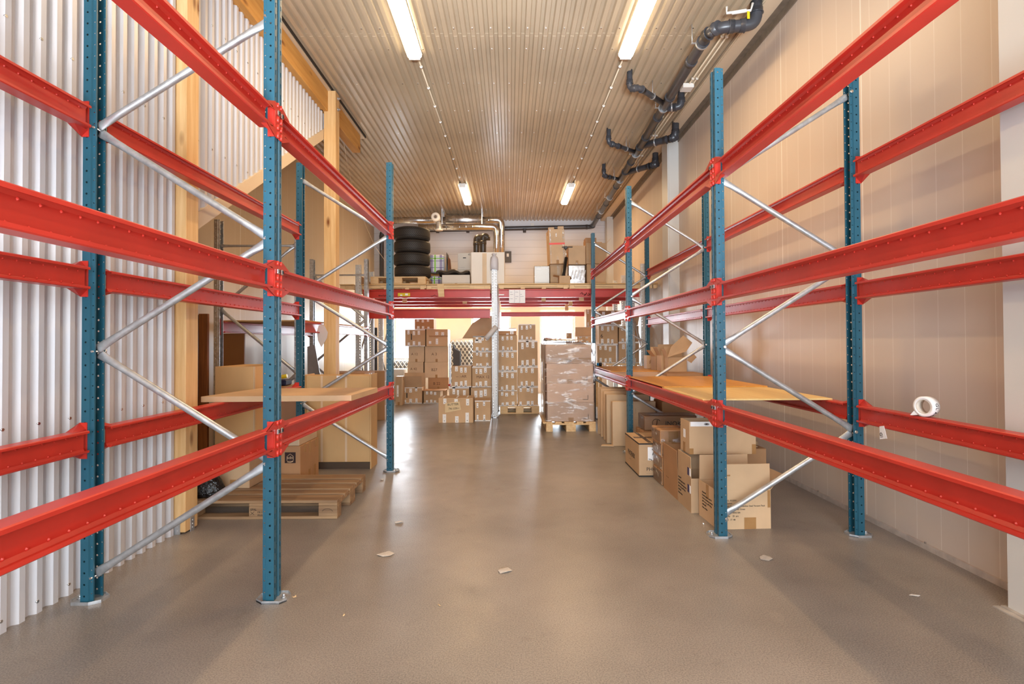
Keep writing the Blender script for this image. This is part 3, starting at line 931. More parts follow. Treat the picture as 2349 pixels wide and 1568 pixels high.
def scribble(x, z, w, h, lab, n=7, yy=yf, seed=1):
    rs = random.Random(seed); mb = MB(); px, pz = x, z
    for i in range(n):
        qx = x+w*(i+1)/n+rs.uniform(-.01, .01); qz = z+rs.uniform(-h, h)
        mb.tube([(px, yy-.001, pz), (qx, yy-.001, qz)], .0035, 5); px, pz = qx, qz
    tag(mb.build('marker_writing', 'ink'), lab, 'marker writing', 'black scribbles on the mezzanine beam')
scribble(-2.36, 2.20, .14, .012, 'thick black scribble at the left end of the mezzanine beam', 14, yf, 2)
scribble(-1.42, 2.195, .12, .015, 'black marker scribble just left of the short upright board', 7, yf, 4)
scribble(1.27, 2.21, .19, .035, 'black marker signature on the right half of the mezzanine beam', 16, yf, 5)

# tyres on a pallet
pallet(-2.52, 9.62, 'x', 'light wooden pallet under the stack of tyres', DZ, 'pallet_new', 1.0, .8)
def tyre_mesh():
    mb = MB(); H = .224
    prof = [(.215, .030), (.235, .012), (.280, .006), (.315, .016), (.334, .036), (.338, .070), (.339, .112), (.338, .154), (.334, .188), (.315, .208), (.280, .218), (.235, .212), (.215, .194), (.222, .112)]
    mb.lathe(prof, 72, 0, True)
    return mb.mesh('tyre', [M['tyre']])
TY = tyre_mesh()
base = at(945, 640, 10.0)
lab = ['lowest tyre of the stack, lying on the pallet', 'second tyre from the bottom of the stack', 'second tyre from the top of the stack', 'topmost tyre of the stack, nearest the ceiling']
for k in range(4):
    o = obj('tyre', TY, None, (base.x+(.012, -.004, .004, .0)[k], 10.02, DZ+.146+.235*k+(0, 0, 0, .004)[k]), .7*k); o.scale = (1, 1, 1.06)
    tag(o, lab[k], 'tyre', 'stack of black tyres on the mezzanine')

# plaid bags behind the tyres
def plaid(name, u0, u1, v0, v1, y, d, label, z0=None):
    a = at(u0, v1, y); b = at(u1, v0, y); z0 = DZ if z0 is None else z0
    w = (b.x-a.x); h = b.z-z0
    mb = MB(); mb.box(0, w, 0, d, 0, h, b=.03)
    o = mb.build(name, plain('white_plaid_cloth', (226, 220, 222), .7)); o.location = (a.x, y, z0); tag(o, label, 'bag', 'checked bags on the mezzanine')
    s = MB()
    for f in (.12, .20, .72, .80): s.box(w*f, w*f+.012, -.002, 0, .01, h-.01)
    for f in (.25, .62): s.box(.01, w-.01, -.002, 0, h*f, h*f+.008)
    s.build('purple_stripe', plain('purple_stripe', (96, 60, 130), .7), o, label='purple stripes')
    s = MB(); s.box(w*.36, w*.36+.025, -.003, 0, .01, h-.01); s.box(.01, w-.01, -.003, 0, h*.75, h*.75+.015)
    s.build('green_stripe', plain('green_stripe', (150, 214, 60), .7), o, label='bright green stripes')
    return o
plaid('checked_bag', 985, 1013, 632, 647, 10.46, .35, 'lower checked purple and green bag, half hidden by the black board')
zt = at(985, 622, 10.3).z
plaid('checked_bag', 984, 1019, 583, 619, 10.46, .35, 'upper checked purple and green bag standing beside the tyres', zt)
a = at(990, 620, 10.3)
mb = MB(); mb.box(a.x-.1, a.x+.45, 10.45, 10.85, zt-.022, zt-.002); tag(mb.build('black_board', 'black'), 'black board lying between the two checked bags', 'board')
for k, (u0, u1, v0, lb) in enumerate(((1023, 1027, 578, 'taller black board standing on edge beside the checked bag'), (1027, 1031, 588, 'shorter brown board standing on edge beside the black one'))):
    a = at(u0, v0, 10.3); b = at(u1, 619, 10.3)
    mb = MB(); mb.prism([(a.x, 10.30, zt), (b.x, 10.30, zt), (a.x+.008, 10.30, a.z)], (0, .4, 0)); tag(mb.build('leaning_board', ['black', 'plank_dark'][k]), lb, 'board')
def cb(u0, u1, v0, v1, y, d, label, zb=None, **k):
    """carton from its front face in the photo: pixel box at depth y, d metres deep"""
    a = at(u0, v1, y); b = at(u1, v0, y)
    z0 = a.z if zb is None else zb
    return carton(k.pop('name', 'cardboard_box'), a.x, b.x, y, y+d, z0, b.z, label, **k)
lb = cb(1014, 1078, 630, 648, 9.9, .5, 'long low pale carton under the dark textile', DZ, mat='card_white')
a = at(1008, 630, 9.9); zl = at(1014, 630, 9.9).z
mb = MB(); rs = random.Random(8); n1, n2 = 18, 8
vs = []
for j in range(n2):
    for i in range(n1):
        fx, fy = i/(n1-1), j/(n2-1)
        vs.append((a.x-.06+fx*.60, 9.93+fy*.42, zl+.028+.070*math.sin(PI*fy)**.5*(.5+.5*math.sin(PI*min(1, fx*1.3)))+rs.uniform(-.006, .006)+.02*math.sin(fx*14+fy*3)))
mb.add(vs, [(j*n1+i, j*n1+i+1, (j+1)*n1+i+1, (j+1)*n1+i) for j in range(n2-1) for i in range(n1-1)], 0, True)
o = mb.build('folded_textile', 'textile'); solid(o, .02); o.modifiers[0].offset = 1; tag(o, 'dark brown folded textile lying on the long pale carton', 'textile')
o = cb(1050, 1081, 580, 613, 10.45, .3, 'white moving box with a hand hole and the number 45', zb=at(1050, 618, 10.45).z, mat='card_white', tape=False)
w, h = .135, o.dimensions.z
sc = MB(); sc.box(-.03, .03, -.1515, -.149, h*.68, h*.68+.018); sc.build('hand_hole', 'ink', o)
text('45', .05, o, (.07, -.152, h*.9), 'front'); text('--- -------- --', .022, o, (-.10, -.152, h*.13), 'front', 'navy')
cb(1048, 1083, 618, 640, 10.45, .35, 'low carton hidden under the white moving box', zb=DZ+.0, mat='card_white', tape=False)
o = cb(1081, 1157, 578, 650, 9.68, .70, 'big plain white carton on the mezzanine, before the brown pipe bends', DZ, mat='card_white', tape=False)
sc = MB(); sc.box(-.10, -.02, -.352, -.3505, .02, o.dimensions.z-.02); sc.build('vertical_fold', 'card_pale', o)
text('--- --', .02, o, (.19, -.352, .04), 'front')
mb = MB(); rs = random.Random(4)
# silver cloth over the head of the middle post
pts = []
for k in range(10):
    an = 2*PI*k/10; pts.append((math.cos(an), math.sin(an)))
rings = [(.075, 2.66), (.072, 2.76), (.070, 2.85), (.055, 2.90), (.02, 2.915), (.045, 2.96)]
vs = [(-.275+x*r_*1.0+rs.uniform(-.006, .006), 9.615+y*r_*.9+rs.uniform(-.006, .006), z+rs.uniform(-.012, .012)) for (r_, z) in rings for x, y in pts]
mb.add(vs, [(i*10+k, i*10+(k+1) % 10, (i+1)*10+(k+1) % 10, (i+1)*10+k) for i in range(len(rings)-1) for k in range(10)], 0, True)
o = mb.build('tied_cloth', plain('grey_plastic_cloth', (206, 202, 204), .5)); solid(o, .003); tag(o, 'grey plastic cloth tied over the head of the white middle post', 'cloth')
# grey control panel on the back wall
a = at(1158, 602, 14.19); b = at(1173, 577, 14.19)
mb = MB(); mb.box(a.x, b.x, 14.12, 14.2, a.z, b.z, b=.004); o = mb.build('control_panel', plain('dark_grey_enamel', (88, 84, 80), .5)); tag(o, 'dark grey control panel on the white back wall', 'control panel')
mb = MB(); mb.box(a.x+.05, a.x+.11, 14.11, 14.12, (a.z+b.z)/2, b.z-.06); mb.build('switch', 'white', o)
a = at(1217, 518, 14.19); mb = MB(); mb.box(a.x, a.x+.09, 14.16, 14.2, a.z, a.z+.07, b=.004); tag(mb.build('junction_box', 'white'), 'small white junction box high on the back wall', 'junction box')

# right part of the mezzanine
o = cb(1226, 1260, 610, 648, 10.1, .3, 'bundle of white sheets in clear film on the mezzanine', DZ, mat='white', cat='bundle', name='sheet_bundle', tape=False)
mb = MB(); w = o.dimensions.x/2+.008; mb.box(-w, w, -.16, .16, 0, o.dimensions.z+.006, b=.01); mb.build('film', 'film', o)
T = cb(1262, 1297, 606, 648, 10.15, .32, 'carton at the foot of the tall taped box', zb=DZ, mat='card', stickers=[('front', .45, .1, .2, .85, 'film')])
zt = at(1262, 612, 10.15).z
a = at(1260, 611, 10.1); b = at(1296, 526, 10.1)
# tall taped carton, leaning a little
T.dimensions
zb = DZ+T.dimensions.z
o = carton('tall_box', a.x-.0, b.x-.01, 10.06, 10.42, zb+.002, b.z, 'tall narrow taped carton reaching the grey pipe, with a red sticker band', mat='card', stickers=[('front', .45, .08, .12, .13, 'film'), ('front', .42, .78, .08, .12, 'film')])
h = o.dimensions.z; w = (b.x-.01-a.x)/2
o.rotation_euler = (0, math.radians(-2.0), math.radians(4))
mb = MB(); mb.box(-w-.002, w+.002, -.1825, -.1805, h*.55, h*.55+.035); mb.build('sticker_band', 'redtape', o, label='red sticker band')
mb = MB()
for xx in (-w+.01, w-.035): mb.box(xx, xx+.022, -.1835, -.181, .0, h)
mb.build('clear_tape', 'film', o)
mb = MB(); mb.box(-w, -w+.11, -.14, -.1, h, h+.045, b=.002); mb.box(w-.11, w, -.14, -.1, h, h+.06, b=.002); mb.build('corner_flap', 'card', o)
o = cb(1283, 1308, 632, 645, 9.66, .28, 'small open carton at the deck edge, holding the black folded umbrella', DZ, mat='card', open_flaps=[('left', 1.35, .1), ('right', 2.6, .06)], tape=False)
a = at(1290, 634, 9.75); b = at(1298, 592, 9.95)
mb = MB(); mb.tube([(a.x-.02, 9.76, DZ+.012), (a.x+.02, 9.78, DZ+.16), (b.x, 9.88, b.z)], .034, 12, rs=[.045, .036, .030]); o = mb.build('folded_umbrella', 'black'); tag(o, 'black folded umbrella tripod standing out of the small open carton', 'umbrella')
c2 = at(1297, 570, 9.95)
mb = MB(); mb.tube([(b.x, 9.88, b.z), (c2.x, 9.9, c2.z)], .010, 8); mb.build('pole', 'chrome', o, label='silver pole')
mb = MB(); mb.box(c2.x-.03, c2.x+.03, 9.87, 9.93, c2.z-.02, c2.z+.035, b=.006); mb.box(c2.x-.07, c2.x+.13, 9.885, 9.915, c2.z+.012, c2.z+.028, b=.004); mb.build('head', 'black', o)
bag = at(1303, 648, 10.2); bt = at(1344, 606, 10.2)
mb = MB(); rs = random.Random(12); w, h = (bt.x-bag.x)/2, bt.z-DZ
mb.box(-w, w, -.17, .17, 0, h, b=.02)
o = mb.build('silver_bag', 'foil', None, ((bag.x+bt.x)/2, 10.4, DZ)); tag(o, 'crinkled silver plastic bag under the carton on the mezzanine', 'bag')
mb = MB()
for i in range(5): mb.tube([(-w*.7+i*.06, -.176, h*.35+rs.uniform(-.02, .02)), (-w*.7+i*.06+.05, -.178, h*.75)], .009, 6, flat=[(.6, 1)]*2)
mb.build('fold', 'paper', o)
o = cb(1304, 1343, 563, 604.5, 10.2, .36, 'square carton resting on the silver bag', zb=bt.z+.002, mat='card', stickers=[('front', .40, .0, .13, .08, 'film')])
mb = MB(); mb.box(.0, .0, 0, 0, 0, 0)
cb(1347, 1390, 605, 648, 10.15, .4, 'lower carton of the stack behind the far rack post', DZ, mat='card', tape=False)
zt = at(1347, 605, 10.15).z
o = cb(1345, 1391, 557, 605, 10.12, .42, 'open carton on top of the stack behind the far rack post', zb=zt+.002, mat='card', tape=False, open_flaps=[('right', .8, .13), ('left', .9, .0), ('back', .2, .10)])
mb = MB(); 
cb(1343, 1368, 545, 557, 10.2, .25, 'small taped carton topping the stack, by the head of the far rack post', zb=at(1341, 557, 10.12).z-.0, mat='card_dark')

# ================================================================ pipes
def clampset(parent, pts, r, mat='galv', name='pipe_clamp'):
    for p, d in pts:
        mb = MB(); p = Vector(p); d = Vector(d).normalized()
        mb.tube([p-d*.011, p+d*.011], r+.006, 14); mb.tube([p+Vector((0, 0, r)), (p.x, p.y, CEIL)], .004, 6)
        mb.build(name, mat, parent)
def arc(a, b, c, n=6, k=.09):
    """rounded corner at b"""
    a, b, c = Vector(a), Vector(b), Vector(c)
    p = b+(a-b).normalized()*k; q = b+(c-b).normalized()*k
    return [p*(1-t)**2+b*2*t*(1-t)+q*t*t for t in [i/n for i in range(n+1)]]
def pipe(pts, r, mat, name='drain_pipe', collars=True, k=.09, parent=None):
    P = [Vector(pts[0])]
    for i in range(1, len(pts)-1): P += arc(pts[i-1], pts[i], pts[i+1], 7, k)
    P.append(Vector(pts[-1]))
    mb = MB(); mb.tube(P, r, 20)
    if collars:
        for i in range(1, len(pts)-1):
            for o_ in (-1, 1):
                b = Vector(pts[i]); d = (Vector(pts[i+o_])-b).normalized()
                for q, l_ in ((k*1.05, .05),):
                    mb.tube([b+d*q, b+d*(q+.006), b+d*(q+.010), b+d*(q+l_)], r+.007, 20, rs=[r+.012, r+.012, r+.006, r+.006])
    return mb.build(name, mat, parent)
PZ = 4.40
main_a = atz(1622, 80, PZ); main_b = atz(1357, 525, 4.36)
xa, xb_ = 2.03, 2.10
ya = main_a.y
MP = lambda y: Vector((main_a.x+(main_b.x-main_a.x)*(y-ya)/(13.95-ya), y, PZ))
root = empty('drain_pipe', MP(9)); tag(root, 'long dark grey drain pipe under the ceiling along the right wall, with side branches', 'pipe')
def rel(o):
    o.parent = root; o.matrix_parent_inverse = Matrix.Translation(root.location).inverted(); return o
near = [MP(ya+.1), MP(ya), at(1645, 60, ya-.12), at(1735, 58, ya-.17), at(1739, 15, ya-.17)]
near[2].z = near[3].z = PZ; near[4] = Vector((near[3].x, near[3].y, CEIL+.02))
rel(pipe([MP(13.95)]+[MP(ya)]+near[2:], .055, 'pvc', 'main_pipe', k=.10))
for y in (5.75, 6.6, 7.2, 7.9, 8.3, 9.0, 9.5, 10.4, 11.7, 12.9):
    mb = MB(); p = MP(y); mb.tube([p-Vector((0, .03, 0)), p+Vector((0, .03, 0))], .064, 18); rel(mb.build('pipe_collar', 'pvc'))
cl = []
for y in (5.4, 6.9, 8.6, 10.0, 11.2, 12.4):
    mb = MB(); p = MP(y); mb.tube([p-Vector((0, .011, 0)), p+Vector((0, .011, 0))], .066, 16); mb.tube([p+Vector((-.1, 0, .0)), p+Vector((-.1, 0, CEIL-PZ))], .004, 6); mb.box(p.x-.11, p.x-.055, p.y-.01, p.y+.01, p.z-.004, p.z+.004)
    rel(mb.build('pipe_clamp', 'galv'))
def branch(u, v, pts, r):
    y0 = PZ and atz(u, v, PZ).y
    P = [MP(y0)]
    for (uu, vv) in pts[:-1]:
        q = atz(uu, vv, PZ); P.append(q)
    q = P[-1].copy(); P.append(Vector((q.x, q.y-.02, CEIL+.02)))
    o = rel(pipe(P, r, 'pvc', 'branch_pipe', k=.055))
    mid = (P[0]+P[1])/2; d = (P[1]-P[0]).normalized()
    mb = MB(); mb.tube([mid-d*.01, mid+d*.01], r+.007, 14); mb.tube([mid, (mid.x, mid.y, CEIL)], .004, 6)
    rel(mb.build('pipe_clamp', 'galv'))
branch(1520, 240, [(1466, 201), (1444, 204), (0, 0)], .034)
branch(1528, 250, [(1562, 244), (0, 0)], .045)
branch(1460, 350, [(1412, 333), (1396, 328), (0, 0)], .034)
branch(1470, 335, [(1538, 318), (1549, 314), (0, 0)], .052)
branch(1420, 412, [(1392, 405), (1385, 402), (0, 0)], .034)
branch(1437, 397, [(1497, 379), (1503, 377), (0, 0)], .050)
# run along the back wall and the drop on the left
Yw = 14.05
p0 = MP(13.95)
rt = empty('wall_drain_pipe', (0, Yw, 4.33)); tag(rt, 'grey drain pipe running level along the top of the back wall', 'pipe')
o = pipe([MP(13.90), MP(Yw), Vector((-3.38, Yw, 4.31)), Vector((-3.38, Yw, 2.42))], .058, 'pvc', 'pipe_run', k=.12); o.parent = rt; o.location = -rt.location
for x in (1.2, .4, -.3, -1.1, -1.9, -2.7):
    mb = MB(); mb.tube([(x-.04, Yw, 4.32), (x+.04, Yw, 4.32)], .068, 18); c = mb.build('pipe_collar', 'pvc', rt); c.location = -rt.location
# ducts over the tyres
DY = 13.2
def dpt(u, v, y=DY): return at(u, v, y)
rt = empty('ventilation_duct', dpt(1064, 505)); tag(rt, 'big silver ventilation duct with silencer under the ceiling, over the tyres', 'duct')
def prel(o): o.parent = rt; o.location = -rt.location; return o
zu = dpt(1064, 505).z
a = dpt(1023, 505); b = dpt(1105, 505)
mb = MB(); mb.tube([(a.x, DY, zu), (a.x+.01, DY, zu), (b.x-.01, DY, zu), (b.x, DY, zu)], .165, 28, rs=[.155, .165, .165, .155])
for f in (.32, .66): 
    x = a.x+(b.x-a.x)*f; mb.tube([(x-.006, DY, zu), (x+.006, DY, zu)], .168, 28)
prel(mb.build('silencer', 'duct'))
def spiral(pts, r, name, k=.14):
    P = [Vector(pts[0])]
    for i in range(1, len(pts)-1): P += arc(pts[i-1], pts[i], pts[i+1], 8, k)
    P.append(Vector(pts[-1]))
    mb = MB(); mb.tube(P, r, 20)
    # spiral seams
    for a_, b_ in zip(pts, pts[1:]):
        a_, b_ = Vector(a_), Vector(b_); L = (b_-a_).length; d = (b_-a_)/L; q = .2
        while q < L-.15:
            mb.tube([a_+d*(q-.004), a_+d*(q+.004)], r+.0035, 20, caps=False); q += .16
    return prel(mb.build(name, 'duct'))
zl_ = dpt(900, 505).z
c1 = dpt(1150, 505); g1 = dpt(1150, 585)
spiral([(dpt(880, 505).x, DY, zu), (a.x+.02, DY, zu)], .085, 'spiral_duct')
spiral([(b.x-.02, DY, zu), (c1.x, DY, zu), (c1.x, DY, g1.z-.5)], .085, 'spiral_duct')
c2_ = dpt(1139, 520, DY-.32); zz2 = dpt(1100, 520, DY-.32).z
spiral([(dpt(960, 519, DY-.32).x, DY-.30, zz2), (c2_.x, DY-.30, zz2), (c2_.x, DY-.30, g1.z-.5)], .080, 'spiral_duct')
mb = MB()
for u in (1018, 1107):
    x = dpt(u, 490).x; mb.box(x-.012, x+.012, DY-.012, DY+.012, zu+.05, CEIL+.01); mb.box(x-.012, x+.012, DY-.34, DY-.316, zz2, CEIL+.01)
prel(mb.build('hanger', 'galv'))
# round white vents
for k, (u, v, y, lab) in enumerate(((999, 497, 12.6, 'round white air valve facing the room on the silver duct'), (1007, 527, 12.7, 'round air valve pointing down from a silver cone'))):
    p = at(u, v, y); rt2 = empty('air_valve', p); tag(rt2, lab, 'air valve')
    if k == 0:
        mx_ = Matrix.Rotation(PI/2, 4, 'X')
        mb = MB(); mb.lathe([(.035, .02), (.075, .028), (.105, .012), (.108, -.02), (.10, -.16), (.095, -.22)], 24, 0, False, mx_); mb.build('ring', 'white', rt2)
        mb = MB()
        for i in range(-4, 5): mb.box(-math.sqrt(.075**2-(i*.016)**2), math.sqrt(.075**2-(i*.016)**2), -.024, -.018, i*.016-.003, i*.016+.003)
        mb.build('grille', plain('grey_grille', (128, 120, 116), .5), rt2)
    else:
        mb = MB(); mb.lathe([(.045, .18), (.065, .12), (.085, .02), (.09, 0)], 20); mb.build('cone', 'galv', rt2)
        mb = MB(); mb.lathe([(.02, -.012), (.088, -.018), (.096, 0), (.09, .01)], 20); mb.build('valve_disc', 'white', rt2)
# brown pipe bends behind the white carton
for k, (u, vt, y) in enumerate(((1093, 541, 11.2), (1108, 538, 11.0))):
    p = at(u, vt, y)
    mb = MB(); r_ = .065
    pts = arc((p.x, y, DZ), (p.x, y, p.z), (p.x+.22, y+.05, p.z-.12), 10, .10)
    mb.tube([(p.x, y, DZ)]+pts+[(p.x+.085, y+.03, p.z-.115)], r_, 20)
    mb.tube([(p.x, y, p.z-.20), (p.x, y, p.z-.13)], r_+.006, 20)
    o = mb.build('pipe_bend', 'pvc_brown'); tag(o, ['left of the two dark brown pipe bends behind the white carton', 'right of the two dark brown pipe bends behind the white carton'][k], 'pipe', 'brown pipe bends')
# white cable conduits along the soffit, a small junction box and the sprinkler pipe
for k, x in enumerate((2.22, 2.27, 2.32)):
    mb = MB(); mb.tube([(x, 5.5 if k else 7.6, CEIL-.012), (x, 14.1, CEIL-.012)], .009, 8)
    c = mb.build('conduit', 'insul'); tag(c, ['leftmost of the three thin conduits beside the big drain pipe', 'middle one of the three thin conduits beside the big drain pipe', 'thin conduit closest to the right wall'][k], 'conduit', 'ceiling conduits')
    for i in range(9):
        y = 5.6+.9*i
        if y > 7.2 or k: mb = MB(); mb.box(x-.014, x+.014, y-.01, y+.01, CEIL-.026, CEIL-.002); mb.build('clip', 'white', c)
mb = MB(); mb.box(2.19, 2.33, 6.62, 6.76, CEIL-.06, CEIL-.004, b=.006); tag(mb.build('junction_box', 'white'), 'white junction box on the ceiling by the top of the nearest right post', 'junction box')
a = atz(1667, 30, 4.50); b = atz(1722, 24, 4.50)
mb = MB(); mb.tube([(a.x, a.y, 4.56), (a.x, a.y, 4.50), (b.x, b.y, 4.50), (b.x+.02, b.y, 4.57)], .012, 10); mb.tube([(a.x+.05, a.y, 4.50), (b.x-.04, b.y, 4.50)], .017, 10)
o = mb.build('white_tube', 'white'); tag(o, 'short white tube above the near bend of the drain pipe', 'pipe')
mb = MB(); p = Vector((b.x-.02, b.y, 4.50)); mb.box(p.x-.015, p.x+.01, p.y-.003, p.y, p.z-.08, p.z); mb.build('tag', 'yellow', o)
# hanging wire on the left
mb = MB(); p = [at(789, 330, 7.8), at(797, 380, 8.3), at(812, 440, 9.2), at(840, 520, 10.5), at(860, 565, 11.3), at(885, 600, 12.0)]
p[0].z = 4.29
mb.tube(p, .004, 6); tag(mb.build('hanging_wire', 'insul'), 'thin pale wire sagging from the end of the glulam beam', 'wire')
# ================================================================ goods below the mezzanine
def stack_depth(v): return atz(1100, v, 0).y
FB = {'n': 0}
def fcb(u0, u1, v0, v1, y, d, label, zb=None, n=3, marks=None, group='taped cartons below the mezzanine', mat='card', **k):
    st = fragile(n) if n else []
    if 'stickers' in k: st += k.pop('stickers')
    o = cb(u0, u1, v0, v1, y, d, label, zb, mat=mat, stickers=st, group=group, tape=k.pop('tape', n == 0), **k)
    h = o.dimensions.z; w = o.dimensions.x/2
    if marks:
        text(marks, .07, o, (-w*.55, -d/2-.001, h*.5), 'front', 'ink_brown')
    return o
# front group
b1 = fcb(1006, 1085, 912, 969, 8.95, .42, 'big carton in front of the stacks with a pasted card reading BUTTER 74-109', zb=0, n=0, tape=False,
        stickers=[('front', .14, .76, .09, .22), ('front', .46, .66, .10, .30), ('front', .80, .70, .09, .26), ('front', .12, .01, .10, .34), ('front', .48, .01, .10, .26), ('front', .78, .01, .10, .40),
                  ('top', .1, .1, .03, .8), ('top', .5, .05, .05, .9), ('top', .8, .1, .04, .8)])
w = b1.dimensions.x/2
mb = MB(); mb.prism([(-w*.62, -.2135, .17), (w*.30, -.2135, .22), (w*.22, -.2135, .36), (-w*.62+.0, -.2135, .33)], (0, .002, 0))
mb.prism([(0, 0, 0), (0, 0, 0), (0, 0, 0)], (0, 0, 0)) if False else None
k = mb.build('pasted_card', 'card_cream', b1, label='pale pasted card')
text('BUTTER', .052, b1, (-w*.48, -.2145, .305), 'front', tilt=.05); text('-- - --', .022, b1, (w*.02, -.2145, .318), 'front', 'ink_brown', tilt=.05)
text('74-109', .052, b1, (-w*.42, -.2145, .235), 'front', tilt=.05); text('200', .025, b1, (w*.08, -.2145, .245), 'front', 'ink_brown', tilt=.05)
fcb(1089, 1125, 918, 960, 9.15, .42, 'tall-taped carton right beside the BUTTER carton', zb=0, n=2)
za = 0
# row behind (two columns)
r1 = fcb(1031, 1076, 887, 940, 9.75, .45, 'floor carton behind the BUTTER carton, left column', zb=0)
z1 = r1.dimensions.z
r2 = fcb(1036, 1081, 839, 885, 9.72, .45, 'second carton of the column behind the BUTTER carton', zb=z1+.002, marks='-- :-AR')
fcb(1080, 1127, 888, 938, 9.85, .45, 'floor carton of the column left of the white middle post', zb=0)
z = at(1080, 888, 9.85).z
fcb(1083, 1127, 841, 885, 9.83, .45, 'second carton of the column left of the white middle post', zb=z+.002, marks='MAX 12'); z = at(1083, 841, 9.83).z
fcb(1084, 1128, 806, 838, 9.83, .45, 'third carton of the column left of the white middle post', zb=z+.002); z = at(1083, 806, 9.83).z
fcb(1085, 1129, 770, 800, 9.84, .44, 'torn-taped carton topping the column left of the white middle post', zb=z+.002, stickers=[('front', .1, .55, .35, .22), ('front', .0, .92, 1, .06)]); z5 = at(1083, 770, 9.84).z
# big bent cardboard flap and a paper tube
p = [at(1060, 776, 10.6), at(1083, 742, 10.6), at(1110, 724, 10.6), at(1134, 724, 10.6), at(1134, 776, 10.6)]
mb = MB(); mb.prism(p, (0, .008, 0)); o = mb.build('cardboard_sheet', 'card'); tag(o, 'large bent cardboard sheet standing behind the left column of cartons', 'cardboard')
fcb(1087, 1128, 777, 850, 10.6, .4, 'carton carrying the large bent cardboard sheet, hidden behind the columns', zb=0, n=0)
a = at(1115, 777, 9.55); b = at(1139, 749, 9.52)
mb = MB(); mb.tube([(a.x, 9.46, a.z), (b.x, 9.50, b.z)], .045, 18); tag(mb.build('paper_tube', plain('grey_paper_roll', (216, 214, 214), .5)), 'pale grey paper roll tied slantwise to the white middle post', 'paper roll')
# grey foam block and white mesh radiator covers
a = at(1037, 836, 9.9); 
mb = MB(); A = at(1038, 789, 9.9); B = at(1043, 800, 9.9); C_ = at(1055, 806, 9.9); D_ = at(1055, 836, 9.9); E_ = at(1040, 836, 9.9)
zt = z1+.002+r2.dimensions.z
mb.prism([(A.x, 9.9, A.z), (B.x, 9.9, B.z), (C_.x, 9.9, C_.z), (D_.x, 9.9, zt), (E_.x, 9.9, zt)], (0, .25, 0)); tag(mb.build('foam_block', plain('dark_grey_foam', (88, 84, 82), .9)), 'dark grey foam angle standing on the left column of cartons', 'foam')
def mesh_cover(x0, x1, z0, z1, y, label):
    r = empty('radiator_cover', ((x0+x1)/2, y, z0)); tag(r, label, 'radiator cover', 'white mesh radiator covers')
    mb = MB(); cx = (x0+x1)/2; px, pz = .105, .15
    for sgn in (1, -1):
        n = int((x1-x0)/px)+int((z1-z0)/pz)+4
        for i in range(-n, n):
            # line x = x0 + i*px + sgn*(z)*px/pz
            pts = []
            z_a, z_b = 0, z1-z0
            xa_, xb_ = x0+i*px, x0+i*px+sgn*(z_b)*px/pz
            t0, t1 = 0.0, 1.0
            dx = xb_-xa_
            if dx > 0: t0 = max(t0, (x0-xa_)/dx); t1 = min(t1, (x1-xa_)/dx)
            else: t0 = max(t0, (x1-xa_)/dx); t1 = min(t1, (x0-xa_)/dx)
            if t1-t0 < .02: continue
            p = Vector((xa_+dx*t0-cx, .004*sgn, z_b*t0)); q = Vector((xa_+dx*t1-cx, .004*sgn, z_b*t1))
            mb.tube([p, q], .017, 4, flat=[(1, .6)]*2, sm=False)
    mb.build('mesh', 'white_paint', r)
    mb = MB(); w = (x1-x0)/2
    mb.box(-w, w, -.015, .015, -.03, 0); mb.box(-w, w, -.015, .015, z1-z0, z1-z0+.03); mb.box(-w-.02, -w, -.015, .015, -z0, z1-z0+.03); mb.box(w, w+.02, -.015, .015, -z0, z1-z0+.03)
    mb.build('frame', 'white_paint', r)
    mb = MB(); mb.box(-w+.02, w-.02, .08, .18, -.02, z1-z0-.05)
    mb.build('radiator', plain('grey_radiator', (112, 108, 104), .6), r, label='grey radiator behind the mesh')
mesh_cover(-1.75, -.90, .12, 1.42, 13.9, 'white diamond-mesh cover behind the columns of cartons, between the windows')
mesh_cover(-3.12, -2.30, .12, .92, 13.9, 'white diamond-mesh cover under the left window, by the second blue frame')
# left group : floor pair, A/B columns, top three
yA = 11.85
o = carton('cardboard_box', at(919, 925, yA).x, at(968, 925, yA).x, yA, yA+.42, 0, at(940, 888, yA).z, 'open-topped floor carton at the left with raised flaps and white strips', stickers=fragile(3)+[('front', .27, .35, .05, .30, 'ink')],
           tape=False, group='taped cartons below the mezzanine', open_flaps=[('front', .10, .25), ('back', .05, .30)])
o = fcb(972, 1010, 896, 925, yA, .45, 'low floor carton beside the open-topped one, lid ajar', zb=0, n=3)
mb = MB(); q = at(970, 893, yA); mb.box(q.x, q.x+.5, yA-.03, yA+.42, o.dimensions.z+.002, o.dimensions.z+.012); tag(mb.build('cardboard_sheet', 'card_dark'), 'brown cardboard lid lying on the low floor carton', 'cardboard')
yB_ = 12.42
g = 'plain moving cartons of the rear left stack'
zc = 0
col2 = [(982, 1029, 866, 'card_dark', 'B 22', 'lowest plain carton of the right column, marked B 22', (0.0)),
        (974, 1028, 830, 'card_pale', 'B27', 'second plain carton of the right column, marked B27', 0),
        (975, 1028, 794, 'card_pale', 'A 3', 'third plain carton of the right column, marked A 3', 0)]
zprev = 0
mb = MB(); q0 = at(984, 892, yB_); q1 = at(1026, 892, yB_)
zz = q0.z
fcb(984, 1026, 893, 925, yB_+.02, .45, 'hidden floor carton below the plain cartons marked B', zb=0, n=0)
zprev = at(984, 893, yB_+.02).z
for (u0, u1, v0, mt, mk, lab, _) in col2:
    o = cb(u0, u1, v0, v0+30, yB_, .48, lab, zb=zprev+.002, mat=mt, group=g, tapemat='tape')
    text(mk, .09, o, (-.12, -.2415, o.dimensions.z*.5), 'front', 'ink_brown'); zprev = zprev+.002+o.dimensions.z
zR = zprev
fcb(936, 970, 862, 925, yB_+.02, .45, 'tall hidden carton below the plain carton marked A 42', zb=0, n=0)
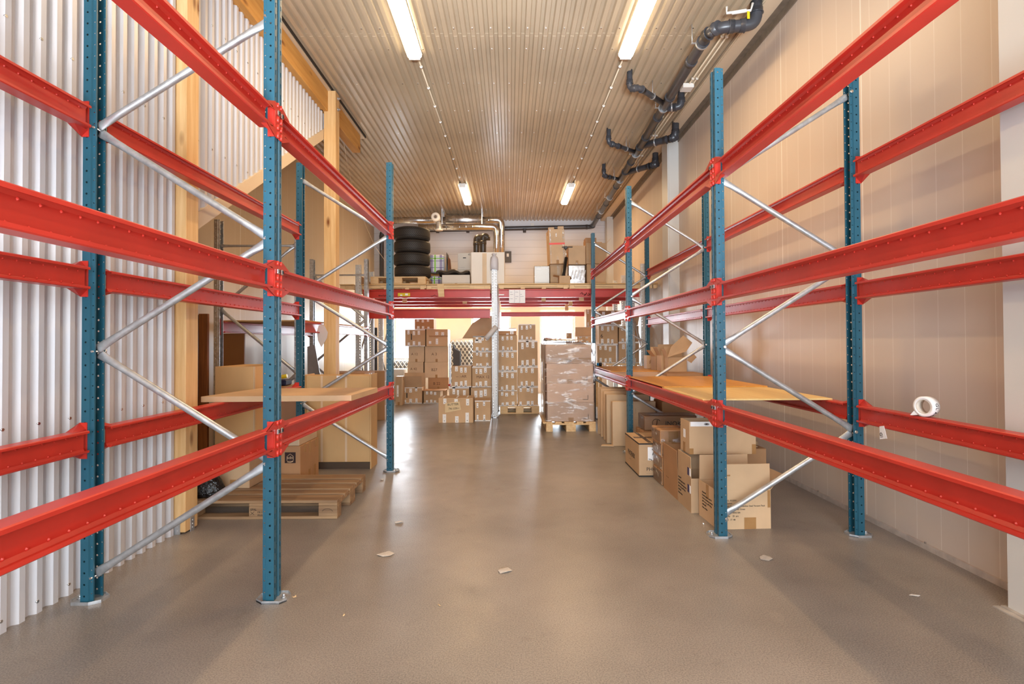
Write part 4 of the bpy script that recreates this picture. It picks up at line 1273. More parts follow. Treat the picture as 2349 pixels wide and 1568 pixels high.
zprev = at(936, 862, yB_+.02).z
for (u0, u1, v0, mt, mk, lab) in ((935, 971, 830, 'card_pale', 'A 42', 'plain carton of the left column, marked A 42'), (937, 973, 794, 'card_pale', 'A 12', 'plain carton of the left column, marked A 12')):
    o = cb(u0, u1, v0, v0+30, yB_, .48, lab, zb=zprev+.002, mat=mt, group=g)
    text(mk, .08, o, (-.12, -.2415, o.dimensions.z*.5), 'front', 'ink_brown'); zprev = zprev+.002+o.dimensions.z
zL = zprev
zt = max(zL, zR)
fcb(929, 975, 755, 790, 12.35, .5, 'taped carton with a black arrow, left in the upper row of the rear stack', zb=zL+.002, stickers=[('front', .30, .38, .045, .36, 'ink')])
fcb(978, 1027, 755, 790, 12.35, .5, 'carton with a brown tape band, right in the upper row of the rear stack', zb=zR+.002, n=0, tape=False, stickers=[('front', .12, .55, 1-.12, .09, 'tape'), ('front', .12, .15, .11, .16), ('front', .44, .12, .11, .34), ('front', .7, .62, .13, .22), ('front', .42, .66, .14, .2), ('right', .2, .05, .6, .9, 'paper')])
zt2 = at(978, 755, 12.35).z
fcb(951, 995, 731, 752, 12.38, .45, 'small dark carton on top of the rear left stack, close under the red beam', zb=zt2+.002, n=3, mat='card_dark')
# narrow white post beside the stack
mb = MB(); q = at(1032, 790, 11.6); mb.box(q.x-.02, q.x+.02, 11.6, 11.64, 0, at(1032, 788, 11.6).z); o = mb.build('steel_angle', 'galv_post'); tag(o, 'slim white steel angle standing right of the rear left stack', 'post')
mb = MB(); q = at(1031, 883, 11.55); mb.box(q.x-.03, q.x+.02, 11.57, 11.6, q.z-.02, q.z+.02); mb.build('hook', 'red', o, label='red hook')

# cartons on the pallet right of the middle post
yD = 10.04
xa = at(1143, 949, yD).x
pallet(xa+.035, yD, 'x', 'pallet under the two columns of cartons right of the white middle post', 0, 'pallet_new', .74, .8)
zb = .146
cD = [(1144, 1186, 897, 931, 'lowest'), (1144, 1186, 851, 895, 'second'), (1144, 1186, 805, 848, 'third'), (1144, 1186, 768, 801, 'fourth')]
zp = zb
for (u0, u1, v0, v1, nm) in cD:
    o = fcb(u0, u1, v0, v1, 10.06, .42, '%s carton from the floor in the pallet column beside the white middle post' % nm, zb=zp, n=3); zp = at(u0, v0, 10.06).z+.002
mb = MB()
fcb(1144, 1184, 752, 766, 10.08, .38, 'crumpled flat carton topping the pallet column beside the white middle post', zb=zp, n=0, mat='card_dark', stickers=[('front', .0, .6, 1, .3, 'foil'), ('front', .65, .1, .2, .5)])
zp = zb
for (u0, u1, v0, v1, nm) in ((1188, 1234, 887, 931, 'lowest'), (1188, 1234, 841, 884, 'second'), (1189, 1233, 781, 838, 'tall third'), (1190, 1228, 743, 779, 'topmost')):
    o = fcb(u0, u1, v0, v1, 10.08, .42, '%s carton in the right-hand pallet column, next to the bright window' % nm, zb=zp, n=3); zp = at(u0, v0, 10.08).z+.002
# film-wrapped pallet load
xa = at(1253, 990, 8.02).x
pallet(at(1367, 990, 8.02).x, 8.02, 'y', 'pallet under the film-wrapped load in the aisle', 0, 'pallet_new', 1.2, at(1367, 990, 8.02).x-xa)
zp = .146; nm = ['lowest', 'second', 'third', 'topmost']
x0, x1 = at(1256, 960, 8.05).x, at(1364, 960, 8.05).x
tops = [at(1300, v, 8.05).z for v in (923, 879, 834, 790)]
for k in range(4):
    jx = (0, -.005, -.012, -.03)[k]
    o = carton('cardboard_box', x0+jx, x1+jx+(.0, 0, -.004, -.01)[k], 8.06, 9.10, zp, tops[k], '%s wide carton of the film-wrapped pallet load' % nm[k], mat='wrapcard', tape=False, group='wide cartons in the wrapped load')
    h = o.dimensions.z; w = o.dimensions.x/2
    if k < 3:
        mb = MB(); mb.box(w-.17, w-.09, -.5215, -.5205, h*.14, h*.14+.007); mb.box(w-.097, w-.09, -.5215, -.5205, h*.14, h*.14+.07); mb.build('corner_mark', 'ink', o)
    else:
        mb = MB(); mb.box(-w, w, -.5215, -.5205, h*.10, h*.10+.06); mb.build('packing_tape', 'tape', o)
    mb = MB(); mb.box(-.04, .04, -.5215, -.5205, 0, .06); mb.build('tape_tab', 'tape', o)
    zp = tops[k]+.002
# film: crumpled shell round the load
mb = MB(); rs = random.Random(21)
nx, nz = 64, 26
z0_, z1_ = .148, tops[3]+.02
loop = []
xa_, xb_, ya_, yb_ = x0-.035, x1+.012, 8.045, 9.13
for i in range(nx):
    t_ = i/nx*4
    s_ = t_ % 1
    if t_ < 1: p = (xa_+(xb_-xa_)*s_, ya_)
    elif t_ < 2: p = (xb_, ya_+(yb_-ya_)*s_)
    elif t_ < 3: p = (xb_-(xb_-xa_)*s_, yb_)
    else: p = (xa_, yb_-(yb_-ya_)*s_)
    loop.append(p)
vs = []
cx, cy = (xa_+xb_)/2, (ya_+yb_)/2
for j in range(nz+1):
    for p in loop:
        k_ = rs.uniform(-.004, .006)
        sc_ = 1+.02*math.sin(j*.9+p[0]*3)*0
        dx, dy = p[0]-cx, p[1]-cy; L_ = math.hypot(dx, dy)
        vs.append((p[0]+dx/L_*k_, p[1]+dy/L_*k_, z0_+(z1_-z0_)*j/nz+rs.uniform(-.004, .004)))
mb.add(vs, [(j*nx+i, j*nx+(i+1) % nx, (j+1)*nx+(i+1) % nx, (j+1)*nx+i) for j in range(nz) for i in range(nx)], 0, True)
top = [len(mb.v)-nx+i for i in range(nx)]
c_ = len(mb.v); mb.v.append((cx, cy, z1_+.035))
for i in range(nx): mb.face([top[i], top[(i+1) % nx], c_], 0, True)
tag(mb.build('stretch_film', 'film'), 'glossy crumpled clear film wrapped round the pallet load in the aisle', 'plastic film')
mb = MB(); vs = []
n1, n2 = 22, 6
for j in range(n2):
    for i in range(n1):
        fx, fy = i/(n1-1), j/(n2-1)
        vs.append((x0-.01+fx*.62*(1-.1*fy), 8.12+fy*.75, tops[3]+.06+.05*math.sin(PI*fy)*(1-fx*.7)+.004*math.sin(i*2.3)+rs.uniform(-.004, .004)))
mb.add(vs, [(j*n1+i, j*n1+i+1, (j+1)*n1+i+1, (j+1)*n1+i) for j in range(n2-1) for i in range(n1-1)], 0, True)
o = mb.build('plastic_sheet', 'foil'); solid(o, .004); tag(o, 'ribbed silvery plastic sheet lying on top of the wrapped load', 'plastic film')
# cartons in the bright corner behind the load
g = 'cartons on the table by the bright window'
mb = MB(); q = at(1299, 786, 11.42); q2 = at(1366, 786, 11.42); ztb = q.z
mb.box(q.x, q2.x-.04, 11.42, 11.9, ztb-.03, ztb)
r = mb.build('steel_table', 'white_paint'); tag(r, 'white table behind the wrapped load carrying small cartons', 'table')
for xx in (q.x+.02, q2.x-.06):
    for yy in (11.44, 11.84):
        mb = MB(); mb.box(xx, xx+.04, yy, yy+.04, 0, ztb-.031); mb.build('leg', 'white_paint', r)
c1 = fcb(1325, 1362, 771, 786, 11.45, .3, 'low taped carton on the white table by the rack', zb=ztb+.001, n=2)
fcb(1320, 1362, 750, 770, 11.47, .3, 'plain tan carton lying on the low taped carton', zb=ztb+.002+c1.dimensions.z, n=0, tape=False)
fcb(1300, 1312, 763, 777, 11.5, .2, 'small carton at the left end of the white table', zb=ztb+.001, n=1)
z = ztb+.004+c1.dimensions.z+at(0, 750, 11.47).z-at(0, 770, 11.47).z
fcb(1345, 1362, 709, 741, 11.5, .3, 'upright carton high above the white table, close to the blue post', zb=z+.003, n=1)
mb = MB(); p = at(1237, 768, 10.6); mb.tube([(p.x, 10.6, ztb-.02), (p.x, 10.6, ztb+.02), (p.x, 10.6, ztb+.06), (p.x, 10.6, ztb+.14), (p.x, 10.6, ztb+.20)], .02, 12, rs=[.03, .03, .03, .018, .008])

# pallet with four big taped cartons behind the far end of the right rack
yG = 10.64
xa = at(1371, 835, yG).x; zg = at(1371, 833, yG).z
g = 'big taped cartons behind the right rack'
r = empty('trestle', (xa, yG, 0)); tag(r, 'low brown wooden trestle under the big taped cartons behind the right rack', 'trestle')
mb = MB(); mb.box(0, at(1474, 835, yG).x-xa-.06, 0, .56, zg-.04, zg-.002); mb.build('top', 'pallet_new', r)
for xx in (.03, .85):
    for yy in (.03, .48):
        mb = MB(); mb.box(xx, xx+.06, yy, yy+.06, 0, zg-.041); mb.build('leg', 'pallet_new', r)
o1 = fcb(1370, 1413, 790, 832, yG, .45, 'lower left big taped carton seen past the far blue post', zb=zg, n=3, group=g)
o2 = fcb(1420, 1466, 785, 832, yG+.02, .45, 'lower right big taped carton seen past the middle blue post', zb=zg, n=3, group=g)
o3 = fcb(1374, 1417, 745, 788, yG, .45, 'upper left big taped carton printed with a 6', zb=zg+.002+o1.dimensions.z, n=3, group=g)
text('6', .11, o3, (-.16, -.2265, .17), 'front')
o4 = fcb(1420, 1465, 747, 783, yG+.02, .45, 'upper right big taped carton behind the brace of the far bay', zb=zg+.002+o2.dimensions.z, n=2, group=g)
z = at(1374, 745, yG).z
fcb(1374, 1425, 712, 742, yG+.05, .4, 'dark carton above the one printed with a 6, under the deck', zb=z+.003, n=2, group=g, mat='card_dark')
mb = MB(); p = at(1436, 700, 11.2); zz = at(1430, 745, 11.2).z
q = at(1442, 747, yG+.1)
mb.prism([(q.x, yG+.15, q.z+.01), (q.x+.2, yG+.15, q.z+.01), (q.x+.25, yG+.15, 1.98), (q.x+.06, yG+.15, 1.98)], (0, .03, 0)); tag(mb.build('pale_board', 'card_pale'), 'pale tilted board above the big taped cartons', 'board')

# row of taped cartons at the left, past the second blue frame
g = 'taped cartons in the row along the left side'
k = 0
for (y0, y1, zt, nm) in ((7.30, 7.95, .88, 'nearest'), (8.02, 8.62, .90, 'middle'), (9.30, 9.52, .86, 'far')):
    z = 0
    for j in range(2):
        o = carton('cardboard_box', -2.80, -2.19, y0, y1, z, z+zt/2-.002, '%s taped carton of the %s pair in the left row, past the second blue frame' % (['lower', 'upper'][j], nm), mat='card_dark', tape=False, group=g,
                   stickers=[('right', .15, .0, .12, .6), ('right', .6, .3, .1, .65), ('right', .8, .0, .1, .4), ('front', .2, .1, .12, .6), ('front', .6, .5, .1, .45), ('right', .4, .55, .1, .4)]); z += zt/2
# small things at the left edge of the far aisle
o = carton('cardboard_box', at(907, 870, 11.5).x, at(922, 870, 11.5).x, 11.5, 11.8, 0, .62, 'narrow carton at the left of the open-topped floor carton', mat='card', group='taped cartons below the mezzanine', stickers=[('front', .2, .3, .3, .4)])
o = carton('white_box', -2.95, -2.52, 12.6, 13.1, 0, .72, 'white carton low under the left window', mat='card_white', tape=False)

# ================================================================ left: pallet, wrapped cabinets, boards
r, bl = pallet(-2.54, 4.10, 'x', 'worn wooden pallet on the floor beneath the left rack', 0, 'pallet_x', 1.21, .80)
for name_, p in (('stamp', (1.09, -.0015, .062)),):
    mb = MB(); 
    for i in range(15):
        a0, a1 = PI*(.1+.85*i/16), PI*(.1+.85*(i+.7)/16)
        mb.tube([(1.135+.042*math.cos(a0), -.001, .050+.030*math.sin(a0)), (1.135+.042*math.cos(a1), -.001, .050+.030*math.sin(a1))], .0015, 4)
    mb.build('oval_stamp', 'ink', r)
text('EPAL', .022, r, (.545, -.0012, .075)); text('DE-2714', .018, r, (.600, -.0012, .055)); text('026-8-91', .016, r, (.60, -.0012, .033))
mb = MB(); mb.tube([(.545, -.001, .035), (.575, -.001, .06)], .0012, 4); mb.tube([(.545, -.001, .06), (.575, -.001, .035)], .0012, 4); mb.build('stamp', 'ink', r)
o = carton('cardboard_box', -2.44, -2.17, 4.44, 4.72, .146, .50, 'small tan carton standing on the worn pallet', mat='card', stickers=[('front', .74, .78, .22, .16)])
# black bag
mb = MB(); rs = random.Random(5)
mb.lathe([(.004, .17), (.04, .168), (.075, .15), (.10, .11), (.12, .06), (.125, .02), (.10, 0), (.004, 0)], 20)
for i, v in enumerate(mb.v): mb.v[i] = (v[0]*1.25+rs.uniform(-.008, .008), v[1]*.8+rs.uniform(-.008, .008), v[2]+rs.uniform(-.005, .008))
t = NT('shiny_black_film'); t.col((.008, .008, .009)); t.bump(t.noise(30, 3), 1.0, .02)
M['bag'] = t.set(.15)
q = at(486, 1128, 4.35); o = mb.build('rubbish_bag', 'bag', None, (-2.42, 4.24, .146)); tag(o, 'crumpled shiny black plastic bag at the left end of the worn pallet', 'bag')
# sdn box
o = carton('logo_carton', -2.33, -1.957, 4.97, 5.45, 0, .39, 'brown carton with a dark square house logo behind the worn pallet', mat='card_dark', tape=False,
           stickers=[('right', .2, .80, .09, .2, 'tape'), ('right', .45, .72, .10, .28, 'tape'), ('right', .8, .80, .1, .2, 'tape'), ('right', .12, 0, .09, .2, 'tape'), ('right', .42, 0, .11, .33, 'tape'), ('right', .72, 0, .1, .36, 'tape')])
mb = MB(); mb.box(.045, .145, -.2425, -.2405, .235, .335); lg = mb.build('logo_square', plain('logo_brown_black', (48, 28, 26), .5), o)
text('sdn', .040, o, (.066, -.2432, .285), 'front', 'card_pale')
mb = MB()
hp = [(.065, .258), (.065, .296), (.095, .320), (.125, .296), (.125, .262), (.115, .252), (.070, .252)]
for a, b in zip(hp, hp[1:]+hp[:1]): mb.tube([(a[0], -.243, a[1]), (b[0], -.243, b[1])], .0018, 4)
mb.tube([(.068, -.243, .246), (.095, -.243, .242), (.122, -.243, .250)], .0035, 4)
mb.build('logo_house', 'card_pale', lg)
carton('cardboard_box', -2.34, -1.97, 4.98, 5.44, .392, .46, 'pale folded carton lying flat on the carton with the house logo', mat='card_pale', tape=False)
# tall wrapped cabinets
o = carton('wrapped_cabinet', -2.74, -2.37, 4.95, 5.50, 0, 1.135, 'tall tan wrapped cabinet behind the left rack, by the pine post', mat='mdf', tape=False, stickers=[('right', .0, 0, .012, 1, 'card_pale'), ('front', .97, 0, .02, 1, 'card_pale')])
r = empty('wrapped_cabinet', (-1.84, 5.835, 0)); tag(r, 'wide low tan wrapped cabinet standing on end panels beside the second blue frame', 'cabinet')
mb = MB(); mb.box(-.345, .338, -.12, .125, .075, 1.0, b=.004); mb.build('body', 'mdf', r)
mb = MB(); mb.box(.339, .352, -.13, .13, 0, 1.012, b=.002); mb.build('side_panel', 'mdf', r); mb = MB(); mb.box(-.36, -.346, -.13, .13, 0, 1.012, b=.002); mb.build('side_panel', 'mdf', r)
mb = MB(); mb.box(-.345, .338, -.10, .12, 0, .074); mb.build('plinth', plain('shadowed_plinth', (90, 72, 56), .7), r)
mb = MB()
for x in (-.19, .07): mb.box(x, x+.022, -.122, -.1205, .08, 1.0)
mb.build('clear_tape', 'card_pale', r); mb = MB(); mb.box(-.02, .04, -.122, -.1205, .975, 1.0); mb.build('sticker', 'paper', r)
# flat package across the lowest left beams
Zb = .905
p0 = atz(460, 921, Zb); p1 = atz(807, 918.5, Zb); p2 = atz(867, 889, Zb+.045)
mb = MB(); a = Vector((-2.31, 3.78, Zb)); a = atz(461, 922, Zb); b = atz(806, 919, Zb)
yf_ = (a.y+b.y)/2
xr2 = atz(866, 889, Zb+.04)
mb.prism([(a.x, a.y, Zb), (b.x, b.y, Zb), (xr2.x, xr2.y, Zb), (a.x+.10, xr2.y-.02, Zb)], (0, 0, .042))
o = mb.build('flat_package', 'card'); tag(o, 'flat cardboard package lying across the lowest beams of the left rack', 'package')
mb = MB(); mid = a+(b-a)*.42; mb.box(mid.x, mid.x+.03, a.y-.004, a.y+.0, Zb+.004, Zb+.038); mb.build('tape_tab', 'card_pale', o)
mb = MB(); mb.box(-1.32, -1.262, 4.6, 4.98, Zb-.0, Zb+.0)
# yellow and blue oddments behind the left frame
carton('cardboard_box', -2.74, -2.375, 5.53, 6.02, 0, .84, 'brown carton in the shade just behind the tall tan wrapped cabinet', mat='card_dark', tape=False)
p = Vector((-2.50, 5.72, .963))
r = empty('yellow_frame', p); tag(r, 'yellow tubular tool frame lying with a dark blue case on the shaded brown carton', 'tool')
mb = MB(); mb.tube([(-.22, 0, -.02), (.10, .02, .035)], .022, 10); mb.tube([(-.22, .05, .10), (.0, .06, .02)], .012, 8); mb.build('tube', 'yellow', r)
mb = MB(); mb.box(-.14, .08, .03, .2, -.07, -.01, b=.01); mb.build('case', plain('dark_blue_case', (34, 44, 80), .5), r)
mb = MB(); mb.box(-.20, .12, -.05, .25, -.12, -.075); mb.build('tray', 'card_dark', r)
# boards standing in the recess
lean = [(-3.13, 5.05, .16, 1.50, 'plank_dark', 'dark brown board standing behind the pine post, leftmost'), (-2.99, 5.0, .05, 1.62, 'black', 'black edge board between the brown boards behind the pine post'), (-2.925, 5.0, .085, 1.63, 'plank_dark', 'orange brown board standing nearest the galvanised frame')]
for (x, y, w, h, mt, lb) in lean:
    mb = MB(); mb.box(x, x+w, y, y+.035, 0, h, b=.003); o = mb.build('standing_board', mt); o.rotation_euler = (math.radians(0), 0, 0); tag(o, lb, 'board')
a = at(505, 760, 6.42); b = at(560, 828, 6.42)
mb = MB(); mb.box(a.x, b.x, 6.42, 6.45, 0, 1.47, b=.003); tag(mb.build('brown_panel', plain('brown_panel', (150, 98, 50), .55, 0, .12, 4)), 'brown upright panel under the shelf of the recess rack', 'panel')
# shelf board of the recess rack and things near it
mb = MB(); mb.box(-3.37, -2.41, 6.25, 8.9, 1.607, 1.622, b=.002); tag(mb.build('shelf_board', 'ply_edge'), 'thin shelf board on the beams of the recess rack', 'shelf')
mb = MB(); p = [at(705, 795, 8.4), at(722, 790, 8.4), at(742, 857, 8.4), at(706, 857, 8.4)]; p[2].z = p[3].z = 0.0; p[2].x += .10
mb.prism(p, (0, .01, 0)); tag(mb.build('metal_sheet', metal('dull_sheet_metal', (210, 212, 214), .5, 5, .2)), 'dull grey metal sheet leaning behind the wide wrapped cabinet', 'sheet')
mb = MB(); rs = random.Random(31)
p = [at(u, v, 6.70) for u, v in ((731, 746), (742, 743), (752, 762), (750, 775), (737, 796), (729, 780), (727, 760))]
mb.prism(p, (0, .004, .0)); tag(mb.build('torn_plastic', plain('pale_torn_plastic', (222, 212, 208), .4)), 'torn pale plastic scrap hanging beside the knotty post', 'plastic scrap')
for k, (u0, u1, y, v0, v1) in enumerate(((852, 865, 10.9, 751, 858),)):
    a = at(u0, v0, y); b = at(u1, v1, y)
    mb = MB(); mb.box(a.x, b.x, y, y+.03, 0, a.z, b=.003); tag(mb.build('dark_panel', plain('anthracite_panel', (66, 66, 66), .6)), 'dark grey panel standing between the white perforated posts on the left', 'panel')
mb = MB(); a = at(829, 640, 9.75); 
pts = [at(822, 648, 9.75), at(829, 634, 9.75), at(836, 640, 9.75), at(856, 648, 9.75)]; pts[0].z = pts[3].z = DZ
mb.prism(pts, (0, .25, 0)); tag(mb.build('folded_cardboard', 'card_dark'), 'folded brown cardboard at the left end of the mezzanine deck', 'cardboard')
for k, (u, v, y) in enumerate(((869, 634, 11.2), (880, 641, 11.9))): pass

# ================================================================ right rack: shelf boards and goods
DK = .908
def deck(x0, x1, y0, y1, z, th, mat, name, label, cat='board'):
    mb = MB(); mb.box(x0, x1, y0, y1, z, z+th, b=.001); o = mb.build(name, mat); tag(o, label, cat); return o
deck(1.436, 2.405, 3.96, 5.02, DK, .012, 'ply_y', 'plywood_board', 'pale yellow board on the lowest beams of the second right bay')
o = deck(1.436, 2.405, 4.96, 6.42, DK+.013, .010, 'ply_o', 'plywood_board', 'orange board overlapping the pale yellow one in the second right bay')
deck(1.44, 2.43, 6.56, 7.75, DK, .012, plain('pinkish_board', (222, 192, 172), .5), 'pink_board', 'pinkish board at the front of the far right bay')
deck(1.44, 2.43, 7.60, 9.20, DK+.013, .010, 'ply_o', 'plywood_board', 'orange board at the back of the far right bay')
deck(1.95, 2.42, 6.60, 7.02, DK+.013, .03, 'card_dark', 'flat_cardboard', 'flattened cardboard at the edge of the far right bay', 'cardboard')
ZS = DK+.024
o = carton('cardboard_box', 2.10, 2.24, 8.15, 8.33, ZS, ZS+.205, 'small carton with a black stamp on the far right shelf', mat='card_pale', tape=False)
mb = MB()
for i in range(4):
    for j in range(4):
        if (i*5+j*3) % 4 != 1: mb.box(-.03+.016*i, -.03+.016*i+.011, -.0915, -.0905, .08+.017*j, .08+.017*j+.010)
mb.build('printed_stamp', 'ink_brown', o)
# open cartons with bent flaps nested on the shelf
def flapbox(x, y, w, d, h, rz, label, flaps):
    o = carton('open_carton', x-w/2, x+w/2, y-d/2, y+d/2, ZS, ZS+h, label, mat='card', tape=False, open_flaps=flaps, group='open cartons on the far right shelf'); o.rotation_euler = (0, 0, rz); return o
flapbox(2.31, 7.42, .26, .17, .20, .05, 'front open carton with a big raised flap on the far right shelf', [('back', .1, .15), ('left', .35, .12), ('right', 1.3, .11)])
flapbox(2.27, 7.64, .26, .17, .22, .10, 'middle open carton with crooked flaps on the far right shelf', [('back', -.2, .16), ('left', .5, .13), ('front', -.1, .10)])
flapbox(2.24, 7.86, .25, .17, .20, .16, 'rear open carton with crooked flaps on the far right shelf', [('back', .2, .14), ('left', .7, .12)])
mb = MB(); mb.prism([(2.17, 7.315, ZS+.20), (2.43, 7.315, ZS+.28), (2.52, 7.33, ZS+.40), (2.40, 7.33, ZS+.50), (2.22, 7.32, ZS+.34)], (0, .006, .003)); tag(mb.build('loose_flap', 'card'), 'large tilted cardboard flap standing over the front open carton', 'cardboard')
mb = MB(); mb.prism([(2.44, 7.32, ZS+.16), (2.52, 7.32, ZS+.26), (2.575, 7.32, ZS+.20), (2.50, 7.32, ZS+.12)], (0, .006, 0)); tag(mb.build('loose_flap', 'card'), 'small cardboard flap sticking out right of the open cartons', 'cardboard')
# small things at the far end of the shelf
for k, (u0, u1, v0, v1, mt, nm, lb) in enumerate(((1363, 1371, 835, 840, 'glue_blue', 'blue_roll', 'bright blue roll beside the far blue post'), (1372, 1380, 834, 841, 'black', 'small_tin', 'small black tin by the bright blue roll'), (1382, 1389, 834, 841, 'paper', 'small_tin', 'small white tin by the bright blue roll'))):
    a = at(u0, v1, 9.12); b = at(u1, v0, 9.12)
    mb = MB()
    if k == 0: mb.tube([(a.x+.05, 9.15, ZS+.03), (b.x+.07, 9.15, ZS+.03)], .026, 14)
    else: mb.lathe([(.002, 0), (.026, 0), (.026, .055), (.022, .06), (.002, .06)], 16)
    o = mb.build(nm, mt) if k == 0 else mb.build(nm, mt, None, (a.x+.04, 9.12, ZS))
    tag(o, lb, 'roll' if k == 0 else 'tin')
# tape roll on the wall-side beam of the nearest right bay, and its torn end
r = empty('tape_roll', (2.40, 3.06, .908+.06), math.radians(-72)); tag(r, 'white roll of printed packing tape standing on the rear red beam by the right wall', 'tape roll')
mx_ = Matrix.Rotation(PI/2, 4, 'X')
mb = MB(); mb.lathe([(.041, -.026), (.058, -.026), (.058, .026), (.041, .026)], 36, 0, True, mx_); mb.build('tape_winding', 'paper', r)
mb = MB(); mb.lathe([(.0385, -.0262), (.041, -.0262), (.041, .0262), (.0385, .0262)], 36, 0, True, mx_); mb.build('core', 'card_white', r)
mb = MB(); mb.prism([(-.030, -.026, -.050), (-.062, -.026, -.0575), (-.075, -.026, -.0575), (-.052, -.026, -.03)], (0, .052, 0)); mb.build('loose_end', 'paper', r)
def ring_text(tx, size, R0, a0, step, yoff, inward=False):
    for i, chh in enumerate(tx):
        th = a0-step*i*(-1 if inward else 1)
        n = Vector((math.cos(th), 0, math.sin(th))); tt = Vector((math.sin(th), 0, -math.cos(th)))
        if inward: n, tt = -n, -tt
        up = n.cross(tt)
        o = text(chh, size, r, (0, 0, 0), name='printed_letter')
        o.rotation_euler = Matrix((tt, up, n)).transposed().to_euler()
        o.location = Vector((math.cos(th), 0, math.sin(th)))*R0+Vector((0, yoff, 0))-tt*size*.3
ring_text('GLACIAL', .030, .0583, math.radians(15), .42, .0)
ring_text('-----', .010, .0378, math.radians(150), .22, .004, True)
mb = MB(); mb.prism([(2.365, 3.40, .80), (2.365, 3.36, .81), (2.362, 3.33, .735), (2.36, 3.39, .720)], (-.002, 0, 0)); o = mb.build('tape_scrap', 'paper'); tag(o, 'torn end of white printed tape hanging from the rear beam by the right wall', 'tape')
text('GL', .035, o, (2.3595, 3.385, .765), 'left', tilt=-1.3)

# ---- cartons on the floor under the right rack
g = 'cartons on the floor under the right rack'
o = carton('cardboard_box', 1.285, 1.72, 5.32, 5.95, 0, .335, 'large black-edged carton with a scrawled white label, sticking out of the right rack', mat='card', edge='ink', tape=False, group=g)
mb = MB(); mb.box(-.2, .2, -.04, .04, .336, .3375); mb.box(-.12, -.08, -.3, .3, .336, .338); mb.build('clear_tape', 'film', o)
text('PHOENIX', .050, o, (-.145, -.3165, .075)); text('--- - ----- --', .012, o, (-.145, -.3165, .035)); text('PHOENIX', .075, o, (-.2185, .18, .16), 'left'); text('----- - ---', .02, o, (-.2185, .10, .10), 'left')
mb = MB(); mb.box(-.13, .0, -.317, -.3155, .165, .295); k = mb.build('address_label', 'paper', o)
rs = random.Random(2); mb = MB()
for i in range(16):
    x = rs.uniform(-.125, -.03); z = rs.uniform(.175, .28); mb.tube([(x, -.318, z), (x+rs.uniform(.005, .03), -.318, z+rs.uniform(-.02, .03))], .003, 4)
mb.build('scrawl', 'ink', k)
carton('cardboard_box', 1.50, 2.08, 6.00, 6.36, 0, .335, 'brown carton below the long film-wrapped package with a round logo', mat='card_dark', group=g)
o = carton('long_package', 1.53, 2.12, 6.06, 6.34, .338, .50, 'long film-wrapped package with a round logo, behind the black-edged carton', mat='card_dark', cat='package', tape=False)
text('INOK PE', .075, o, (-.06, -.1415, .075)); mb = MB(); mb.box(-.30, .30, -.145, .145, -.002+.004, .168, b=.006); mb.build('film', 'film', o)
mb = MB()
for i in range(20):
    a0 = 2*PI*i/20*.8+.6; a1 = 2*PI*(i+1)/20*.8+.6
    mb.tube([(-.16+.045*math.cos(a0), -.142, .085+.045*math.sin(a0)), (-.16+.045*math.cos(a1), -.142, .085+.045*math.sin(a1))], .004, 4)
mb.tube([(-.16, -.142, .05), (-.15, -.142, .12)], .006, 4); mb.build('round_logo', 'ink_brown', o)
zz = [0, .135, .265, .392, .52]
for k in range(4):
    dx = (0, .003, -.004, -.014)[k]; x1 = (1.60, 1.61, 1.62, 1.665)[k]
    o = carton('cardboard_box', 1.418+dx, x1, 4.985, 5.285, zz[k]+.001, zz[k+1], '%s of the four small film-wrapped cartons stacked under the right rack' % ['bottom one', 'second from the bottom', 'second from the top', 'top one'][k], mat='card_dark', group=g, stickers=[('left', .1, .6, .12, .2, 'ink_brown'), ('front', .3, .1, .35, .8, 'tape')])
    mb = MB(); mb.box(-(x1-1.418-dx)/2-.003, (x1-1.418-dx)/2+.003, -.153, .153, .001, zz[k+1]-zz[k]-.003, b=.012); mb.build('film', 'film', o)
o = carton('open_carton', 1.42, 1.70, 4.53, 4.94, 0, .275, 'brown open carton between the small wrapped stack and the taped cartons', mat='card_dark', tape=False, open_flaps=[('left', .02, .14), ('back', .1, .12)], group=g)
text('--- ----', .03, o, (-.1415, .12, .13), 'left', 'ink_brown')
o = carton('open_carton', 1.42, 1.83, 4.19, 4.515, 0, .27, 'carton with blue and white labels and printed lines under the right rack', mat='card', tape=False, open_flaps=[('left', .0, .165), ('right', .0, .165), ('back', 0, .165)], group=g)
for i, tx in enumerate(('Glacial AB', 'Module Ragnsj, Lokal 11', '724 66 Gothenburg Sweden', 'GW 11.0 kg  NW 9.8 kg', 'CBM 0.05', 'Made in China')):
    text(tx, .018, o, (-.2065, .15, .215-.026*i), 'left')
mb = MB()
for z in (.150, .285):
    mb.box(-.2075, -.2055, -.13, -.085, z, z+.06, 0); mb.box(-.2075, -.2055, -.175+.015, -.13, z, z+.06, 1)
mb.build('shipping_label', ['navy', 'paper'], o, label='blue and white label')
o = carton('open_carton', 1.447, 1.985, 4.30, 4.52, .438, .70, 'open carton with a white printed inner flap, on top of the labelled carton', mat='card', tape=False, open_flaps=[('left', -.03, .001)], group=g,
           stickers=[('left', .35, .45, .22, .26), ('left', .3, 0, .25, .3, 'tape'), ('front', .0, .0, .06, .18, 'tape'), ('front', .94, 0, .06, .30, 'tape')])
mb = MB(); mb.box(-.26, .20, -.114, -.111, .225, .262); k = mb.build('white_flap', 'paper', o, label='white flap with two black stars')
mb = MB()
for cx_ in (-.13, .02):
    for i in range(5):
        a = PI*i/5; mb.tube([(cx_-.022*math.cos(a), -.115, .243-.013*math.sin(a)), (cx_+.022*math.cos(a), -.115, .243+.013*math.sin(a))], .0016, 4)
mb.build('printed_star', 'ink', k)
